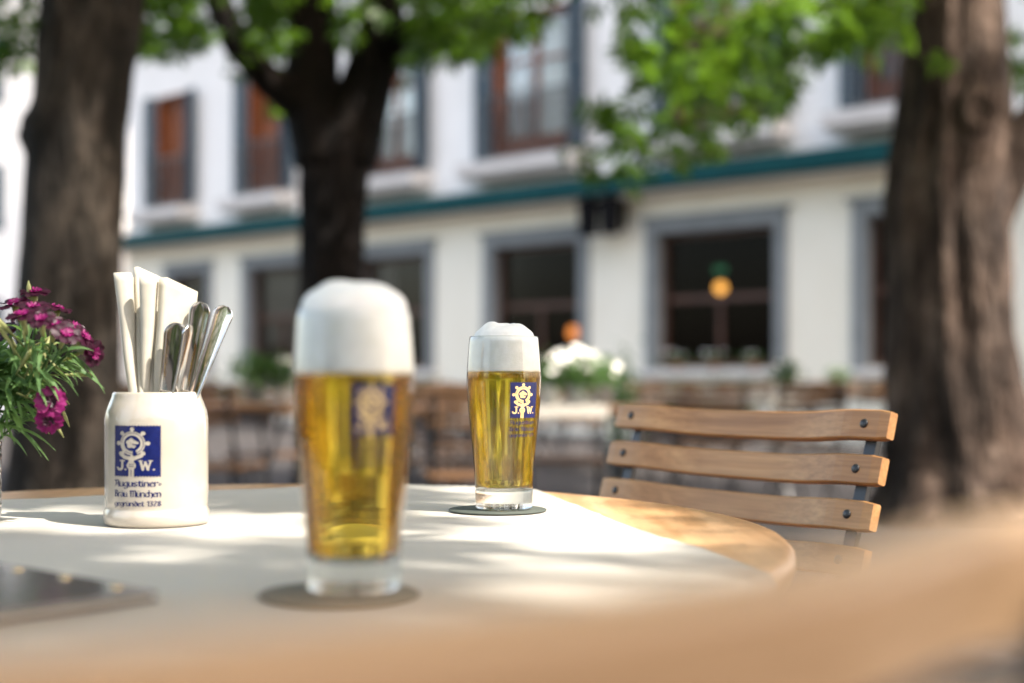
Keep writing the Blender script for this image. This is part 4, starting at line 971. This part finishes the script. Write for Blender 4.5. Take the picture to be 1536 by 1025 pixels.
pot_plant((P(385,560,7.7).x,7.7,.749),'dark leafy pot plant between the spoons and the left glass',.28,.13,'stone',460,0,4)
pot_plant((P(432,560,7.9).x,7.75,.749),'leafy pot plant peeking out beside the left glass foam',.24,.10,'whitepot',300,8,5)
pot_plant((P(1180,570,10).x,10.0,.7525),'small pot plant on the table, left of the white pillar base',.25,.10,'whitepot',240,6,6)
pot_plant((P(1262,578,13.6).x,13.75,.7490),'small round pot plant next to the right tree trunk',.24,.10,'whitepot',220,4,7)
pot_plant((P(936,560,12).x,11.2,.749+.0) if False else (P(934,560,12.5).x,12.5,0),'slim grey green bush standing in front of the middle pillar',1.12,.20,'stone',500,0,8,rp=.17,leaf=.07)
for k,(px,lab,n,fl) in enumerate(((1020,'left leafy plant on the sill of the lamp lit window',160,5),(1075,'middle leafy plant on the sill of the lamp lit window',160,8),(1135,'right leafy plant on the sill of the lamp lit window',160,5))):
    q=bloc(sx(px),-.08,GZ0-.022); pot_plant(q,lab,.26,.2,'terracotta',n,fl,20+k,rp=.065)
# planter hedge troughs in front of the building
for k,(x0,x1,lab) in enumerate(((sx(330),sx(445),'green planter trough below the left windows'),(sx(560),sx(700),'green planter trough below the third window'),(sx(1010),sx(1170),'green planter trough below the lamp lit window'))):
    t=thing('planter_trough',lab,'planter',bloc((x0+x1)/2,-.75,0),RZB,'planter troughs along the inn'); L=(x1-x0)/2
    MB().box(-L,L,-.2,.2,.0,.42).build('trough','darkwood',t,False,.01)
    rs=np.random.RandomState(70+k); n=900; q=np.stack([rs.uniform(-L,L,n),rs.normal(0,.12,n),.42+np.abs(rs.normal(0,.17,n))],1); V,Q=leaf_cloud(q,rs.uniform(.6,1.2,n)*.08,rs,palm=False); npmesh('foliage',V,Q,'potleaf',t)
# clipped hedge closing the garden behind the viewpoint (mirrored in cutlery and window panes)
hd=thing('hedge','long leafy hedge closing the garden behind the viewpoint','hedge',(0,-7.5,0),R(4)); rs=np.random.RandomState(91)
n=16000; q=np.stack([rs.uniform(-11,11,n),rs.uniform(-.5,.5,n),rs.uniform(.1,3.1,n)+.2*np.sin(rs.uniform(0,6,n))],1); V,Q=leaf_cloud(q,rs.uniform(.7,1.2,n)*.26,rs,palm=False); npmesh('foliage',V,Q,'leaf',hd)
mb=MB()
for k in range(23): mb.tube([(-11+k,0,0),(-11+k+rs.uniform(-.1,.1),.05,1.2),(-11+k+rs.uniform(-.2,.2),-.05,2.6)],[.05,.035,.015],7)
mb.build('stem','barkd',hd)
# ------------------------------------------------------------------ ground
g=MB().add([(-200,-200,0),(200,-200,0),(200,300,0),(-200,300,0)],[(0,1,2,3)]).build('ground','gravel'); struct(g)
# ------------------------------------------------------------------ world, sun, camera
w=bpy.data.worlds.new('World'); S.world=w; w.use_nodes=True; nt=w.node_tree; bg=nt.nodes['Background']; sk=nt.nodes.new('ShaderNodeTexSky'); sk.sky_type='NISHITA'; sk.sun_disc=False
sk.sun_elevation=R(SUNEL); sk.sun_rotation=math.atan2(SUN.x,SUN.y); sk.air_density=1; sk.dust_density=3.5; sk.ozone_density=1
mx=nt.nodes.new('ShaderNodeMix'); mx.data_type='RGBA'; mx.blend_type='MULTIPLY'; mx.inputs[0].default_value=1; mx.inputs[7].default_value=(1.14,1.0,.86,1)
nt.links.new(sk.outputs[0],mx.inputs[6]); nt.links.new(mx.outputs[2],bg.inputs[0]); bg.inputs[1].default_value=.15
ld=bpy.data.lights.new('sun','SUN'); ld.energy=2.6; ld.angle=R(.53); ld.color=(1,.93,.83); lo=bpy.data.objects.new('sun',ld); COL.objects.link(lo)
lo.rotation_euler=SUN.to_track_quat('Z','Y').to_euler(); lo.location=(6,-2,8)
cd=bpy.data.cameras.new('camera'); cam=bpy.data.objects.new('camera',cd); COL.objects.link(cam); S.camera=cam
cd.sensor_width=36; cd.lens=50; cam.location=(0,0,CH); cam.rotation_euler=(R(90),0,0); cd.shift_y=(HZ-512.5)/1536
cd.clip_start=.02; cd.clip_end=1000; cd.dof.use_dof=True; cd.dof.focus_distance=1.40; cd.dof.aperture_fstop=2.8
S.view_settings.view_transform='Standard'; S.view_settings.look='None'; S.view_settings.exposure=2.25; S.view_settings.gamma=1
S.render.engine='CYCLES'; c=S.cycles; c.use_denoising=True; c.denoiser='OPENIMAGEDENOISE'; c.max_bounces=14; c.transmission_bounces=12; c.transparent_max_bounces=16; c.diffuse_bounces=4; c.glossy_bounces=6
c.sample_clamp_indirect=6; c.caustics_refractive=True; c.caustics_reflective=True; c.blur_glossy=.3
